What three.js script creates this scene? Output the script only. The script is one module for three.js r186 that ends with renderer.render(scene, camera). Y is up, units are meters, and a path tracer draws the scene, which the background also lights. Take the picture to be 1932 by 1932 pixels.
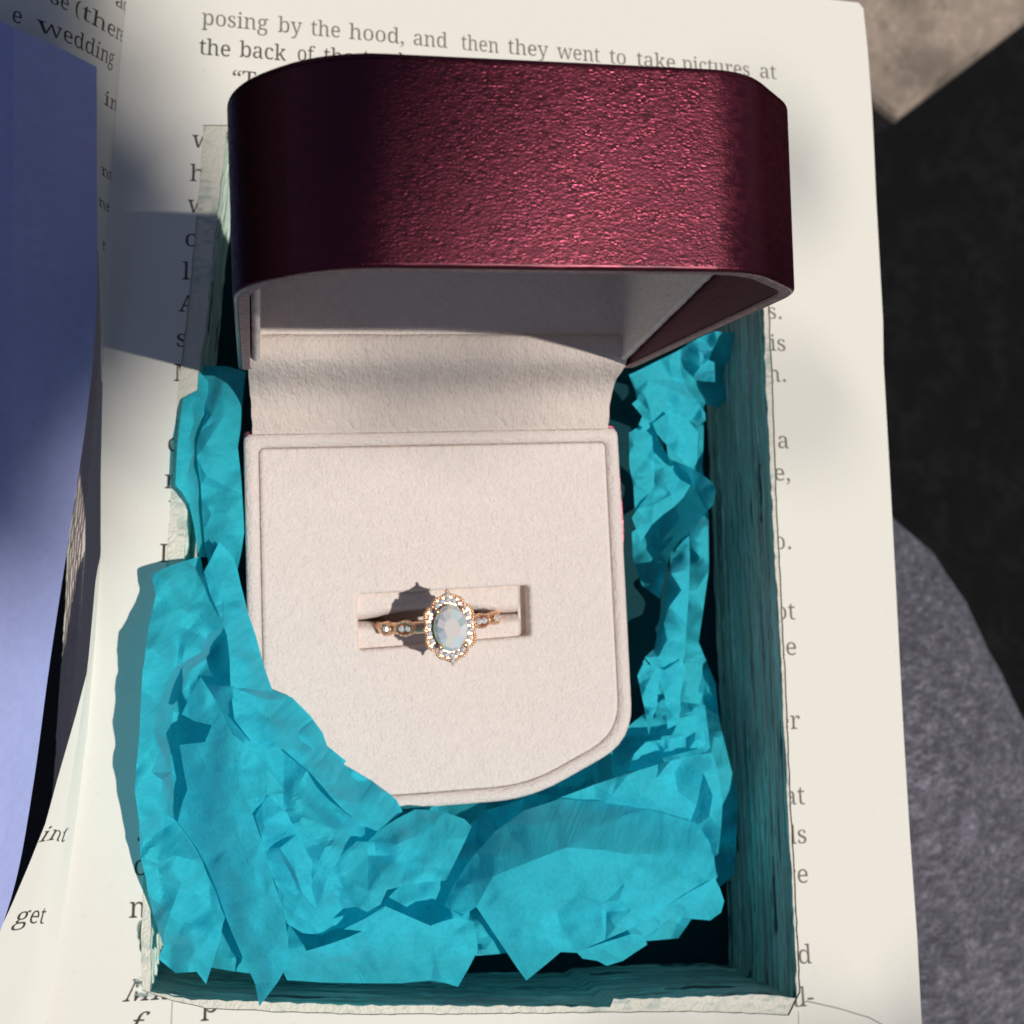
import * as THREE from 'three';
import { mergeGeometries, mergeVertices, toCreasedNormals } from 'three/addons/utils/BufferGeometryUtils.js';
import { ConvexGeometry } from 'three/addons/geometries/ConvexGeometry.js';
import { createNoise2D } from 'simplex-noise';

// ---------------------------------------------------------------- camera, sky, sun, exposure
const S = 0.001;                                   // everything below is laid out in millimetres
const scene = new THREE.Scene();
const renderer = new THREE.WebGLRenderer({ antialias: true });
renderer.toneMapping = THREE.LinearToneMapping;
renderer.toneMappingExposure = 1.0;
renderer.shadowMap.enabled = true;

const FOCAL = 2306.53, HALF = 966;                 // focal length in pixels of a 1932 pixel square
const EYE = new THREE.Vector3(-28.809, 189.511, 14.757);
const LOOK = new THREE.Matrix4().set(1, 0, 0, 0, 0, 0, 1, 0, 0, -1, 0, 0, 0, 0, 0, 1)
  .multiply(new THREE.Matrix4().makeRotationX(0.00881))
  .multiply(new THREE.Matrix4().makeRotationY(-0.21009))
  .multiply(new THREE.Matrix4().makeRotationZ(-0.03094));
const camera = new THREE.PerspectiveCamera(2 * Math.atan(HALF / FOCAL) * 180 / Math.PI, 1, 0.01, 60);
camera.position.copy(EYE).multiplyScalar(S);
camera.quaternion.setFromRotationMatrix(LOOK);
camera.focus = 0.150;
camera.userData.fStop = 46;
scene.add(camera);

const SUN = new THREE.Vector3(0.31, 1, 0.075).normalize();
const sun = new THREE.DirectionalLight(new THREE.Color().setRGB(1, 0.958, 0.89), 3.2);
sun.position.copy(SUN).multiplyScalar(3);
sun.castShadow = true;
sun.shadow.radius = 1.35;
sun.shadow.mapSize.set(4096, 4096);
Object.assign(sun.shadow.camera, { left: -0.25, right: 0.25, top: 0.25, bottom: -0.25, near: 0.1, far: 6 });
scene.add(sun, sun.target);

{ // clear sky: deeper blue overhead, paler to the horizon
  const W = 128, H = 64, d = new Float32Array(W * H * 4);
  for (let j = 0; j < H; j++) {
    const up = Math.max(0, Math.sin(((j + 0.5) / H - 0.5) * Math.PI)), k = Math.pow(1 - up, 2.5);
    for (let i = 0; i < W; i++) {
      const o = (j * W + i) * 4;
      d[o] = 0.068 + 0.095 * k; d[o + 1] = 0.088 + 0.095 * k; d[o + 2] = 0.150 + 0.07 * k; d[o + 3] = 1;
      if (j < H / 2) { d[o] = 0.05; d[o + 1] = 0.047; d[o + 2] = 0.045; }
    }
  }
  const t = new THREE.DataTexture(d, W, H, THREE.RGBAFormat, THREE.FloatType);
  t.mapping = THREE.EquirectangularReflectionMapping; t.magFilter = THREE.LinearFilter; t.needsUpdate = true;
  scene.background = t; scene.environment = t;
}

// ---------------------------------------------------------------- helpers
function rng(seed) { let s = seed >>> 0; return () => { s = (s + 0x6d2b79f5) | 0; let t = Math.imul(s ^ (s >>> 15), 1 | s); t = (t + Math.imul(t ^ (t >>> 7), 61 | t)) ^ t; return ((t ^ (t >>> 14)) >>> 0) / 4294967296; }; }
const nz = createNoise2D(rng(11)), nz2 = createNoise2D(rng(29)), nz3 = createNoise2D(rng(53));
const lerp = (a, b, t) => a + (b - a) * t, clamp = (x, a = 0, b = 1) => Math.min(b, Math.max(a, x));
const V3 = (x, y, z) => new THREE.Vector3(x, y, z);

// the page lies in a plane of its own, tilted a little against the box
const PSI = 0.05076, PIT = 0.17396, PAGE_Y = -4.08;
const PAGE = new THREE.Matrix4().makeTranslation(0, PAGE_Y, 0).multiply(new THREE.Matrix4().makeRotationX(-PIT)).multiply(new THREE.Matrix4().makeRotationY(-PSI));
const PAGE_INV = PAGE.clone().invert();
const PAGE_N = V3(0, 1, 0).transformDirection(PAGE);
// where the measured picture position (x, y) meets the plane h above the page: world / page coordinates
function at(x, y, h = 0) {
  const d = V3((x - HALF) / FOCAL, -(y - HALF) / FOCAL, -1).transformDirection(LOOK);
  const p0 = V3(0, PAGE_Y, 0).addScaledVector(PAGE_N, h);
  return EYE.clone().addScaledVector(d, p0.sub(EYE).dot(PAGE_N) / d.dot(PAGE_N));
}
const onPage = (x, y, h = 0) => at(x, y, h).applyMatrix4(PAGE_INV);
const LOOK_INV = LOOK.clone().invert();
function seen(p) { const q = p.clone().sub(EYE).transformDirection(LOOK_INV); return [HALF + FOCAL * q.x / -q.z, HALF - FOCAL * q.y / -q.z]; }

const used = new Map();
function numbered(name) { const n = used.get(name) ?? 0; used.set(name, n + 1); return n ? name + '_' + String(n).padStart(3, '0') : name; }
function obj(name, geos, mat, parent = scene, data = {}) {
  let g = Array.isArray(geos) ? mergeGeometries(geos.map((q) => { const r = q.index ? q.toNonIndexed() : q; for (const k of Object.keys(r.attributes)) if (!['position', 'normal', 'uv'].includes(k)) r.deleteAttribute(k); return r; })) : geos;
  if (!g.userData.scaled) { g.scale(S, S, S); g.userData.scaled = true; }
  const m = new THREE.Mesh(g, mat);
  m.name = numbered(name); m.castShadow = m.receiveShadow = true; Object.assign(m.userData, data);
  parent.add(m);
  return m;
}
function group(name, parent = scene, data = {}) { const o = new THREE.Group(); o.name = numbered(name); Object.assign(o.userData, data); parent.add(o); return o; }

function geoOf(pos, idx, uv) {
  const g = new THREE.BufferGeometry();
  g.setAttribute('position', new THREE.Float32BufferAttribute(pos, 3));
  if (uv) g.setAttribute('uv', new THREE.Float32BufferAttribute(uv, 2));
  g.setIndex(idx); g.computeVertexNormals();
  return g;
}
// a surface through rows of points: f(u, v) -> Vector3
function surface(nu, nv, f, uvf) {
  const pos = [], uv = [], idx = [];
  for (let j = 0; j <= nv; j++) for (let i = 0; i <= nu; i++) {
    const p = f(i / nu, j / nv); pos.push(p.x, p.y, p.z);
    const t = uvf ? uvf(i / nu, j / nv, p) : [p.x, -p.z]; uv.push(t[0], t[1]);
  }
  for (let j = 0; j < nv; j++) for (let i = 0; i < nu; i++) { const a = j * (nu + 1) + i; idx.push(a, a + nu + 1, a + 1, a + 1, a + nu + 1, a + nu + 2); }
  return geoOf(pos, idx, uv);
}
function insetConvex(poly, d) { // poly: [x, y] in order; d > 0 moves edges inwards
  const n = poly.length, area = poly.reduce((s, p, i) => s + p[0] * poly[(i + 1) % n][1] - poly[(i + 1) % n][0] * p[1], 0), sg = Math.sign(area);
  const L = poly.map((p, i) => { const q = poly[(i + 1) % n], dx = q[0] - p[0], dy = q[1] - p[1], l = Math.hypot(dx, dy), nx = -dy / l * sg, ny = dx / l * sg; return { x: p[0] + nx * d, y: p[1] + ny * d, dx, dy }; });
  return poly.map((_, i) => { const a = L[(i + n - 1) % n], b = L[i], c = a.dx * b.dy - a.dy * b.dx, t = ((b.x - a.x) * b.dy - (b.y - a.y) * b.dx) / c; return [a.x + a.dx * t, a.y + a.dy * t]; });
}
function roundPoly(poly, r, n = 6) {
  const out = [], N = poly.length;
  poly.forEach((p, i) => {
    const a = poly[(i + N - 1) % N], b = poly[(i + 1) % N], la = Math.hypot(a[0] - p[0], a[1] - p[1]), lb = Math.hypot(b[0] - p[0], b[1] - p[1]);
    const rr = Math.min(Array.isArray(r) ? r[i] : r, la * 0.48, lb * 0.48), A = [p[0] + (a[0] - p[0]) / la * rr, p[1] + (a[1] - p[1]) / la * rr], B = [p[0] + (b[0] - p[0]) / lb * rr, p[1] + (b[1] - p[1]) / lb * rr];
    for (let k = 0; k <= n; k++) { const t = k / n; out.push([(1 - t) ** 2 * A[0] + 2 * t * (1 - t) * p[0] + t * t * B[0], (1 - t) ** 2 * A[1] + 2 * t * (1 - t) * p[1] + t * t * B[1]]); }
  });
  return out;
}
const shapeOf = (poly) => new THREE.Shape(poly.map((p) => new THREE.Vector2(p[0], p[1])));
const pathOf = (poly) => new THREE.Path(poly.map((p) => new THREE.Vector2(p[0], p[1])));
// plan shapes are drawn as (x, -z) and raised along +y from y0
function raised(poly, holes, y0, depth, bevel = 0, seg = 3) {
  const s = shapeOf(poly); holes.forEach((h) => s.holes.push(pathOf(h)));
  const g = new THREE.ExtrudeGeometry(s, { depth: depth - 2 * bevel, bevelEnabled: bevel > 0, bevelThickness: bevel, bevelSize: bevel, bevelOffset: -bevel, bevelSegments: seg, steps: 1 });
  g.translate(0, 0, bevel + y0); g.rotateX(-Math.PI / 2);
  return g;
}
// wall along a closed plan outline (x, -z), from y0 to y1 (numbers or functions of the point)
function wallStrip(poly, y0, y1, rows = 1, closed = true) {
  const pos = [], uv = [], idx = [], n = poly.length, f = (y, p) => (typeof y === 'function' ? y(p) : y); let s = 0;
  const count = closed ? n + 1 : n;
  for (let i = 0; i < count; i++) {
    const p = poly[i % n]; if (i) s += Math.hypot(p[0] - poly[i - 1][0], p[1] - poly[i - 1][1]);
    for (let j = 0; j <= rows; j++) { const y = lerp(f(y0, p), f(y1, p), j / rows); pos.push(p[0], y, -p[1]); uv.push(s, y); }
  }
  for (let i = 0; i < count - 1; i++) for (let j = 0; j < rows; j++) { const a = i * (rows + 1) + j; idx.push(a, a + rows + 1, a + 1, a + 1, a + rows + 1, a + rows + 2); }
  return toCreasedNormals(geoOf(pos, idx, uv), 0.6);
}

// textures ------------------------------------------------------
function hash(x, y, s) { let h = Math.imul(x, 374761393) ^ Math.imul(y, 668265263) ^ Math.imul(s, 2147483647 ^ 0x5bd1e995); h = Math.imul(h ^ (h >>> 13), 1274126177); return ((h ^ (h >>> 16)) >>> 0) / 4294967296; }
function pn(x, y, px, py, s) { // value noise, periodic
  const xi = Math.floor(x), yi = Math.floor(y), fx = x - xi, fy = y - yi, u = fx * fx * (3 - 2 * fx), v = fy * fy * (3 - 2 * fy), m = (a, p) => ((a % p) + p) % p;
  return lerp(lerp(hash(m(xi, px), m(yi, py), s), hash(m(xi + 1, px), m(yi, py), s), u), lerp(hash(m(xi, px), m(yi + 1, py), s), hash(m(xi + 1, px), m(yi + 1, py), s), u), v);
}
function tex(n, mm, f, srgb = false) { // square tile of mm millimetres; f(u, v) -> value or [r, g, b] in 0..1
  const d = new Uint8Array(n * n * 4);
  for (let j = 0; j < n; j++) for (let i = 0; i < n; i++) { const c = f(i / n, j / n), o = (j * n + i) * 4; for (let k = 0; k < 3; k++) d[o + k] = 255 * clamp(Array.isArray(c) ? c[k] : c); d[o + 3] = 255; }
  const t = new THREE.DataTexture(d, n, n); t.wrapS = t.wrapT = THREE.RepeatWrapping; t.magFilter = THREE.LinearFilter; t.minFilter = THREE.LinearMipmapLinearFilter;
  if (srgb) t.colorSpace = THREE.SRGBColorSpace;
  t.repeat.set(1 / mm, 1 / mm); t.needsUpdate = true;
  return t;
}
const rgb = (r, g, b) => new THREE.Color().setRGB(r, g, b);
const phys = (o) => new THREE.MeshPhysicalMaterial(o);
const tint = (c, k) => [c[0] * k, c[1] * k, c[2] * k];

const velvetBump = tex(512, 24, (u, v) => 0.30 * pn(u * 22, v * 22, 22, 22, 1) + 0.4 * pn(u * 70, v * 70, 70, 70, 2) + 0.3 * pn(u * 150, v * 150, 150, 150, 3));
const velvetTone = tex(512, 24, (u, v) => { const k = 0.955 + 0.02 * pn(u * 26, v * 26, 26, 26, 4) + 0.03 * pn(u * 120, v * 120, 120, 120, 5); return [k, k * 0.995, k * 0.985]; }, true);
const velvet = phys({ color: rgb(0.82, 0.725, 0.685), roughness: 1, map: velvetTone, bumpMap: velvetBump, bumpScale: 0.00024, sheen: 0.25, sheenRoughness: 0.6, sheenColor: rgb(1, 0.95, 0.93), specularIntensity: 0.2, side: THREE.DoubleSide });
const napBump = tex(512, 24, (u, v) => 0.40 * pn(u * 30, v * 18, 30, 18, 6) + 0.35 * pn(u * 80, v * 50, 80, 50, 7) + 0.25 * pn(u * 150, v * 120, 150, 120, 8));
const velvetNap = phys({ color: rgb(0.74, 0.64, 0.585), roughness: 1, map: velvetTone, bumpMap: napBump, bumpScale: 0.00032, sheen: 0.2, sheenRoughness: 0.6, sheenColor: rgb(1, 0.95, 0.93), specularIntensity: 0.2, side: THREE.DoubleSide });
const grain = (u, v) => { const w = pn(u * 16, v * 16, 16, 16, 21), a = pn(u * 110, v * 300 + w * 1.2, 110, 300, 22), b = pn(u * 230, v * 490, 230, 490, 23); return clamp(0.5 + 1.5 * (0.45 * a + 0.55 * b - 0.5)); };
const leatherBump = tex(1024, 48, grain);
const leatherRough = tex(512, 48, (u, v) => 0.24 + 0.24 * pn(u * 70, v * 110, 70, 110, 25));
const leather = phys({ color: rgb(0.092, 0.0078, 0.020), roughness: 1, roughnessMap: leatherRough, metalness: 0.8, clearcoat: 0.28, clearcoatRoughness: 0.3, bumpMap: leatherBump, bumpScale: 0.00003, side: THREE.DoubleSide });
const leatherPlain = phys({ color: rgb(0.10, 0.016, 0.026), roughness: 0.55, metalness: 0.1, bumpMap: leatherBump, bumpScale: 0.00003, side: THREE.DoubleSide });
const cardTone = tex(256, 10, (u, v) => { const k = 0.72 + 0.3 * pn(u * 14, v * 14, 14, 14, 31) * pn(u * 50, v * 50, 50, 50, 32); return [k, k * 0.9, k * 0.88]; }, true);
const card = phys({ color: rgb(0.62, 0.50, 0.50), roughness: 0.95, map: cardTone, side: THREE.DoubleSide });
const paperFibre = tex(512, 40, (u, v) => 0.5 * pn(u * 40, v * 40, 40, 40, 33) + 0.5 * pn(u * 160, v * 160, 160, 160, 34));
const pageEdge = phys({ color: rgb(0.20, 0.15, 0.09), roughness: 1, side: THREE.DoubleSide });
const paperPlain = phys({ color: rgb(0.74, 0.69, 0.58), roughness: 0.95, bumpMap: paperFibre, bumpScale: 0.00005, side: THREE.DoubleSide });
const glueTone = tex(512, 70, (u, v) => { const a = pn(u * 11, v * 11, 11, 11, 35), b = pn(u * 60, v * 130, 60, 130, 36), s = clamp((a * 0.6 + b * 0.5 - 0.70) * 3) * 0.6; return [lerp(0.93, 0.55, s), lerp(0.92, 0.66, s), lerp(0.87, 0.64, s)]; }, true);
const gluePaper = phys({ color: rgb(0.84, 0.83, 0.80), map: glueTone, roughness: 0.55, bumpMap: paperFibre, bumpScale: 0.0002, side: THREE.DoubleSide });
const paintTone = tex(512, 60, (u, v) => { const s = pn(u * 8, v * 60, 8, 60, 41), q = pn(u * 20, v * 150, 20, 150, 42), b = pn(u * 7, v * 14, 7, 14, 43); const k = 0.72 + 0.4 * s * q + 0.22 * b; const dark = pn(u * 9, v * 45, 9, 45, 44) > 0.83 ? 0.45 : 1; return [0.88 * k * dark, 0.92 * k * dark, 0.87 * k * dark]; }, true);
const teal = phys({ color: rgb(0.92, 1, 0.97), roughness: 0.6, map: paintTone, bumpMap: paintTone, bumpScale: 0.0002, side: THREE.DoubleSide });
const tissueTone = tex(512, 30, (u, v) => { const a = pn(u * 12, v * 12, 12, 12, 51), b = pn(u * 60, v * 60, 60, 60, 52), c = pn(u * 170, v * 170, 170, 170, 53); const k = 0.91 + 0.04 * a + 0.04 * b + 0.05 * c; return [k * (0.9 + 0.5 * b * c), k, k]; }, true);
const tissue = phys({ color: rgb(0.05, 0.75, 0.90), roughness: 0.85, map: tissueTone, bumpMap: tissueTone, bumpScale: 0.00008, transmission: 0.44, thickness: 0, specularIntensity: 0.3, sheen: 0.12, sheenRoughness: 0.7, sheenColor: rgb(0.8, 0.95, 1), side: THREE.DoubleSide });
const gold = phys({ color: rgb(0.95, 0.58, 0.36), roughness: 0.34, metalness: 1 });
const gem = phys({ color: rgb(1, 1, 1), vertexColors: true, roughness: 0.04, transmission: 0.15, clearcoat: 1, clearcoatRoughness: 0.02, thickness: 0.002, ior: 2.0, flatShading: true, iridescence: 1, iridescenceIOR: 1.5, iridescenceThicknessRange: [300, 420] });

// ================================================================ SETTING (far below, out of focus)
{
  const darkTone = tex(256, 600, (u, v) => { const k = 0.75 + 0.4 * pn(u * 30, v * 30, 30, 30, 61) * pn(u * 90, v * 90, 90, 90, 62); return [k, k, k]; }, true);
  const g = new THREE.PlaneGeometry(6000, 6000, 1, 1); g.rotateX(-Math.PI / 2); g.translate(0, -720, 0);
  const uv = g.attributes.uv; for (let i = 0; i < uv.count; i++) uv.setXY(i, uv.getX(i) * 6000, uv.getY(i) * 6000);
  obj('ground', g, phys({ color: rgb(0.010, 0.010, 0.011), roughness: 0.95, map: darkTone, specularIntensity: 0.2 }), scene, { kind: 'structure', label: 'black matte ground far below the book, out of focus', category: 'ground' });
  const stoneTone = tex(512, 330, (u, v) => { const a = pn(u * 12, v * 12, 12, 12, 63), b = pn(u * 40, v * 40, 40, 40, 64), c = pn(u * 110, v * 110, 110, 110, 65); const k = 0.62 + 0.34 * a * 0.8 + 0.2 * b * c - (pn(u * 22, v * 22, 22, 22, 66) > 0.80 ? 0.08 : 0); return [k, k * 0.95, k * 0.90]; }, true);
  const H = -600, hh = (x, y) => { const d = V3((x - HALF) / FOCAL, -(y - HALF) / FOCAL, -1).transformDirection(LOOK), t = (H - EYE.y) / d.y; return EYE.clone().addScaledVector(d, t); };
  const P = [[1694, 228], [1895, 75], [2120, -100], [1900, -500], [1500, -300], [1420, 20]].map(([x, y]) => { const p = hh(x, y); return [p.x, -p.z]; });
  obj('stone_slab', raised(P, [], H - 80, 80, 6, 2), phys({ color: rgb(0.40, 0.355, 0.315), roughness: 0.95, map: stoneTone, bumpMap: stoneTone, bumpScale: 0.002 }), scene, { label: 'mottled beige stone slab corner, blurred, at the top right beyond the page', category: 'stone slab' });
}
{ // grey fleece bulging up beside the book
  const fl = tex(1024, 80, (u, v) => { const a = pn(u * 30, v * 60, 30, 60, 71), b = pn(u * 90, v * 150, 90, 150, 72), c = pn(u * 12, v * 16, 12, 16, 73), d = pn(u * 220, v * 300, 220, 300, 74); const k = 0.42 + 0.30 * a * b + 0.2 * c * a + 0.2 * d * b; return [k, k * 0.985, k * 1.04]; }, true);
  const c = V3(137, -236, 171), g = surface(96, 72, (u, v) => {
    const a = u * 2 * Math.PI, b = v * Math.PI * 0.62, sx = Math.sin(b) * Math.cos(a), sz = Math.sin(b) * Math.sin(a), sy = Math.cos(b);
    const r = 1 + 0.02 * nz(sx * 3, sz * 3) + 0.012 * nz2(sx * 9, sz * 9);
    return V3(c.x + sx * 116 * r, c.y + sy * 119 * r, c.z + sz * 183 * r);
  }, (u, v, p) => [p.x + 0.35 * p.z, -p.z]);
  obj('fleece_fabric', g, phys({ color: rgb(0.36, 0.355, 0.385), roughness: 1, map: fl, bumpMap: fl, bumpScale: 0.0012, sheen: 0.3, sheenRoughness: 0.7, sheenColor: rgb(0.6, 0.58, 0.7), side: THREE.DoubleSide }), scene, { label: 'soft grey heathered fleece fabric bulging beside the right edge of the open book', category: 'fleece' });
}

// ================================================================ BOOK
const book = group('hollow_book', scene, { label: 'open printed book with a painted rectangular hole cut into its right pages', category: 'book' });
book.applyMatrix4(PAGE.clone().setPosition(0, PAGE_Y * S, 0));
const L2 = (px) => px.map(([x, y, h = 0]) => { const p = onPage(x, y, h); return [p.x, -p.z]; });
const RIGHT_X = 79.4, TOP_Z = onPage(1628, 4).z, BOT_Z = 122;
const gutterPx = [[238, 0], [226, 120], [212, 300], [200, 520], [194, 700], [190, 900], [190, 1040], [180, 1200], [165, 1380], [148, 1520], [120, 1720], [88, 1932]];
const gut = L2(gutterPx);
{ // carry the fold on beyond the frame
  const a = gut[0], b = gut[1], k = (-TOP_Z - a[1]) / (a[1] - b[1]); gut.unshift([a[0] + (a[0] - b[0]) * k, -TOP_Z]);
  const c = gut[gut.length - 1], d = gut[gut.length - 2], m = (-BOT_Z - c[1]) / (c[1] - d[1]); gut.push([c[0] + (c[0] - d[0]) * m, -BOT_Z]);
}
const jig = (poly, amp, f, s) => poly.map(([x, y]) => [x + amp * nz(x * f + s, y * f), y + amp * nz2(x * f, y * f + s)]);
function dense(poly, step, closed = true) { const out = []; poly.forEach((p, i) => { if (!closed && i === poly.length - 1) { out.push(p); return; } const q = poly[(i + 1) % poly.length], n = Math.max(1, Math.round(Math.hypot(q[0] - p[0], q[1] - p[1]) / step)); for (let k = 0; k < n; k++) out.push(p.map((v, c) => lerp(v, q[c], k / n))); }); return out; }

const holePage = L2([[384, 236], [378, 330], [368, 440], [352, 600], [337, 720], [327, 860], [320, 980], [314, 1060], [300, 1250], [284, 1480], [272, 1640], [266, 1760], [268, 1868], [323, 1888], [392, 1903], [530, 1910], [689, 1915], [862, 1914], [1050, 1912], [1301, 1909], [1400, 1912], [1489, 1916], [1510, 1872], [1507, 1800], [1499, 1635], [1490, 1457], [1481, 1250], [1467, 970], [1458, 720], [1453, 612], [1443, 430], [1432, 236]]);
const holeLedge = L2([[428, 246], [418, 330], [405, 440], [390, 600], [372, 720], [358, 860], [352, 980], [346, 1060], [330, 1250], [306, 1480], [288, 1640], [283, 1760], [284, 1872], [360, 1886], [530, 1893], [700, 1898], [862, 1899], [1152, 1900], [1160, 1886], [1243, 1884], [1350, 1880], [1457, 1878], [1504, 1884], [1503, 1800], [1494, 1635], [1485, 1457], [1475, 1250], [1459, 970], [1447, 720], [1443, 612], [1434, 430], [1422, 246]]);
const holeWall = holeLedge.slice(); { const q = L2([[862, 1902], [1060, 1902.5], [1150, 1902], [1168, 1891], [1243, 1886]]); holeWall.splice(16, 4, ...q); }
const pageEdgePx = [[1739, 1931], [1730, 1760], [1717, 1582], [1705, 1386], [1698, 1254], [1685, 1005], [1676, 844], [1667, 684], [1666, 606], [1653, 374], [1646, 214], [1637, 93], [1629, 16], [1620, 5]];
const pageOutline = [...gut, ...L2([[1762, 2330], ...pageEdgePx])];

// print on a sheet: canvas laid over x0..x1, z0..z1 of the page
function sheetPrint(W, H, base, paint) {
  const c = document.createElement('canvas'); c.width = W; c.height = H; const x = c.getContext('2d');
  x.fillStyle = base; x.fillRect(0, 0, W, H);
  const r = rng(5); // fibres and faint flecks of the paper
  for (let i = 0; i < 26000; i++) { const a = r(); x.fillStyle = a < 0.5 ? 'rgba(120,100,60,0.035)' : 'rgba(255,255,250,0.05)'; x.fillRect(r() * W, r() * H, 1 + 5 * r(), 1 + 2 * r()); }
  for (let i = 0; i < 60; i++) { x.fillStyle = 'rgba(90,70,40,0.25)'; x.beginPath(); x.arc(r() * W, r() * H, 0.5 + r(), 0, 7); x.fill(); }
  paint(x, r);
  const t = new THREE.CanvasTexture(c); t.colorSpace = THREE.SRGBColorSpace; t.wrapS = t.wrapT = THREE.ClampToEdgeWrapping; t.anisotropy = 8;
  return t;
}
const PX0 = -68, PX1 = 82, PZ0 = -86, PZ1 = 124, PW = 1460, PH = 2044, KX = PW / (PX1 - PX0), KZ = PH / (PZ1 - PZ0);
const INK = 'rgba(52,46,40,0.88)', INK_PALE = 'rgba(70,62,54,0.72)';
function textOnPage(x, s, px, py, mm, { align = 'left', ink = INK, font = 'serif', italic = false, width = 0, turn = 0 } = {}) {
  const p = onPage(px, py);
  x.save(); x.translate((p.x - PX0) * KX, (p.z - PZ0) * KZ); x.rotate(turn);
  x.font = (italic ? 'italic ' : '') + (mm * KX).toFixed(1) + 'px ' + font; x.textAlign = align; x.fillStyle = ink;
  if (italic) x.transform(1, 0, -0.22, 1, 0, 0);
  if (width) { const w = x.measureText(s).width; x.scale(width * KX / w, 1); }
  x.fillText(s, 0, 0); x.restore();
}
const pageMap = sheetPrint(PW, PH, '#ebe7dd', (x, r) => {
  const line = [['posing', 380, 506], ['by', 524, 570], ['the', 586, 643], ['hood,', 658, 764], ['and', 779, 845], ['then', 870, 942], ['they', 958, 1035], ['went', 1051, 1133], ['to', 1150, 1183], ['take', 1201, 1276], ['pictures', 1287, 1416], ['at', 1433, 1466]];
  const by = (px) => 47 + (px - 380) * 0.0945;
  for (const [w, a, b] of line) { const p = onPage(a, by(a)), q = onPage(b, by(b)); textOnPage(x, w, a, by(a), 4.0, { width: q.x - p.x, ink: INK_PALE }); }
  for (const [w, a, b] of [['the', 375, 436], ['back', 451, 540], ['of', 560, 592], ['the', 610, 668], ['truck.', 685, 780]]) { const y = 102 + (a - 375) * 0.07, p = onPage(a, y), q = onPage(b, y); textOnPage(x, w, a, y, 4.0, { width: q.x - p.x }); }
  textOnPage(x, '“T', 436, 160, 3.8);
  for (const [s, px, py] of [['we', 362, 278], ['his', 357, 341], ['wit', 353, 400], ['on', 347, 465], ['life', 343, 527], ['As', 337, 588], ['she', 331, 654], ['Mr', 326, 719], ['can', 314, 852], ['ran', 309, 921], ['the', 316, 971], ['I ', 299, 1060], ['or', 250, 1653], ['ma', 242, 1732]]) textOnPage(x, s, px, py, 4.0);
  textOnPage(x, '.', 255, 1588, 4.3);
  textOnPage(x, 'Missouri', 228, 1891, 4.1, { italic: true }); textOnPage(x, 'p', 378, 1912, 4.1); textOnPage(x, 'f', 234, 1958, 4.4, { italic: true });
  for (const [s, px, py] of [['hours.', 1478, 603], ['this', 1484, 663], ['them.', 1486, 721], ['a', 1490, 846], ['there,', 1493, 908], ['so.', 1496, 1037], ['not', 1502, 1169], ['little', 1505, 1236], ['her', 1511, 1375], ['that', 1520, 1518], ['hands', 1524, 1591], ['were', 1527, 1666], ['and', 1533, 1818], ['al-', 1537, 1898]]) textOnPage(x, s, px, py, 4.0, { align: 'right', ink: INK_PALE });
  // pencil and crack marks at the lower right corner of the cut
  const P = (px, py) => { const p = onPage(px, py); return [(p.x - PX0) * KX, (p.z - PZ0) * KZ]; };
  x.strokeStyle = 'rgba(70,64,58,0.55)'; x.lineWidth = 1.6; x.beginPath(); x.moveTo(...P(1506, 1900)); x.lineTo(...P(1522, 1889)); x.lineTo(...P(1580, 1902)); x.lineTo(...P(1640, 1920)); x.lineTo(...P(1668, 1935)); x.stroke();
  x.lineWidth = 1.1; x.beginPath(); x.moveTo(...P(1506, 1908)); x.lineTo(...P(1508, 1960)); x.stroke();
  x.beginPath(); x.moveTo(...P(325, 1890)); x.lineTo(...P(323, 1935)); x.stroke();
  // smears of dark green paint by the lower left corner of the cut
  for (let i = 0; i < 46; i++) { const k = r(), q = P(268 + 22 * r() - 6 * k, 1745 + 40 * r()); x.fillStyle = `rgba(28,62,58,${0.2 + 0.5 * r()})`; x.beginPath(); x.ellipse(q[0], q[1], 1.5 + 4 * r(), 3 + 9 * r(), 0.1, 0, 7); x.fill(); }
  for (let i = 0; i < 60; i++) { const q = P(258 + 40 * r(), 1846 + 34 * r()); x.fillStyle = r() < 0.5 ? `rgba(40,70,66,${0.15 + 0.4 * r()})` : `rgba(238,240,230,${0.3 + 0.5 * r()})`; x.beginPath(); x.ellipse(q[0], q[1], 2 + 8 * r(), 0.8 + 2 * r(), 0.15 + 0.3 * r(), 0, 7); x.fill(); }
});
function pageUV(g) { const p = g.attributes.position, uv = new Float32Array(p.count * 2); for (let i = 0; i < p.count; i++) { uv[i * 2] = (p.getX(i) - PX0) / (PX1 - PX0); uv[i * 2 + 1] = 1 - (p.getZ(i) - PZ0) / (PZ1 - PZ0); } g.setAttribute('uv', new THREE.BufferAttribute(uv, 2)); return g; }
const printed = phys({ color: rgb(1, 1, 0.985), roughness: 0.9, map: pageMap, specularIntensity: 0.3, side: THREE.DoubleSide });
obj('top_page', pageUV(raised(pageOutline, [jig(dense(holePage, 1.2), 0.10, 0.5, 3)], -0.28, 0.28)), [printed, pageEdge], book);
obj('cut_page', raised(insetConvex(pageOutline, 0), [jig(dense(holeLedge, 1.2), 0.18, 0.9, 9)], -0.85, 0.55), gluePaper, book);
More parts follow.
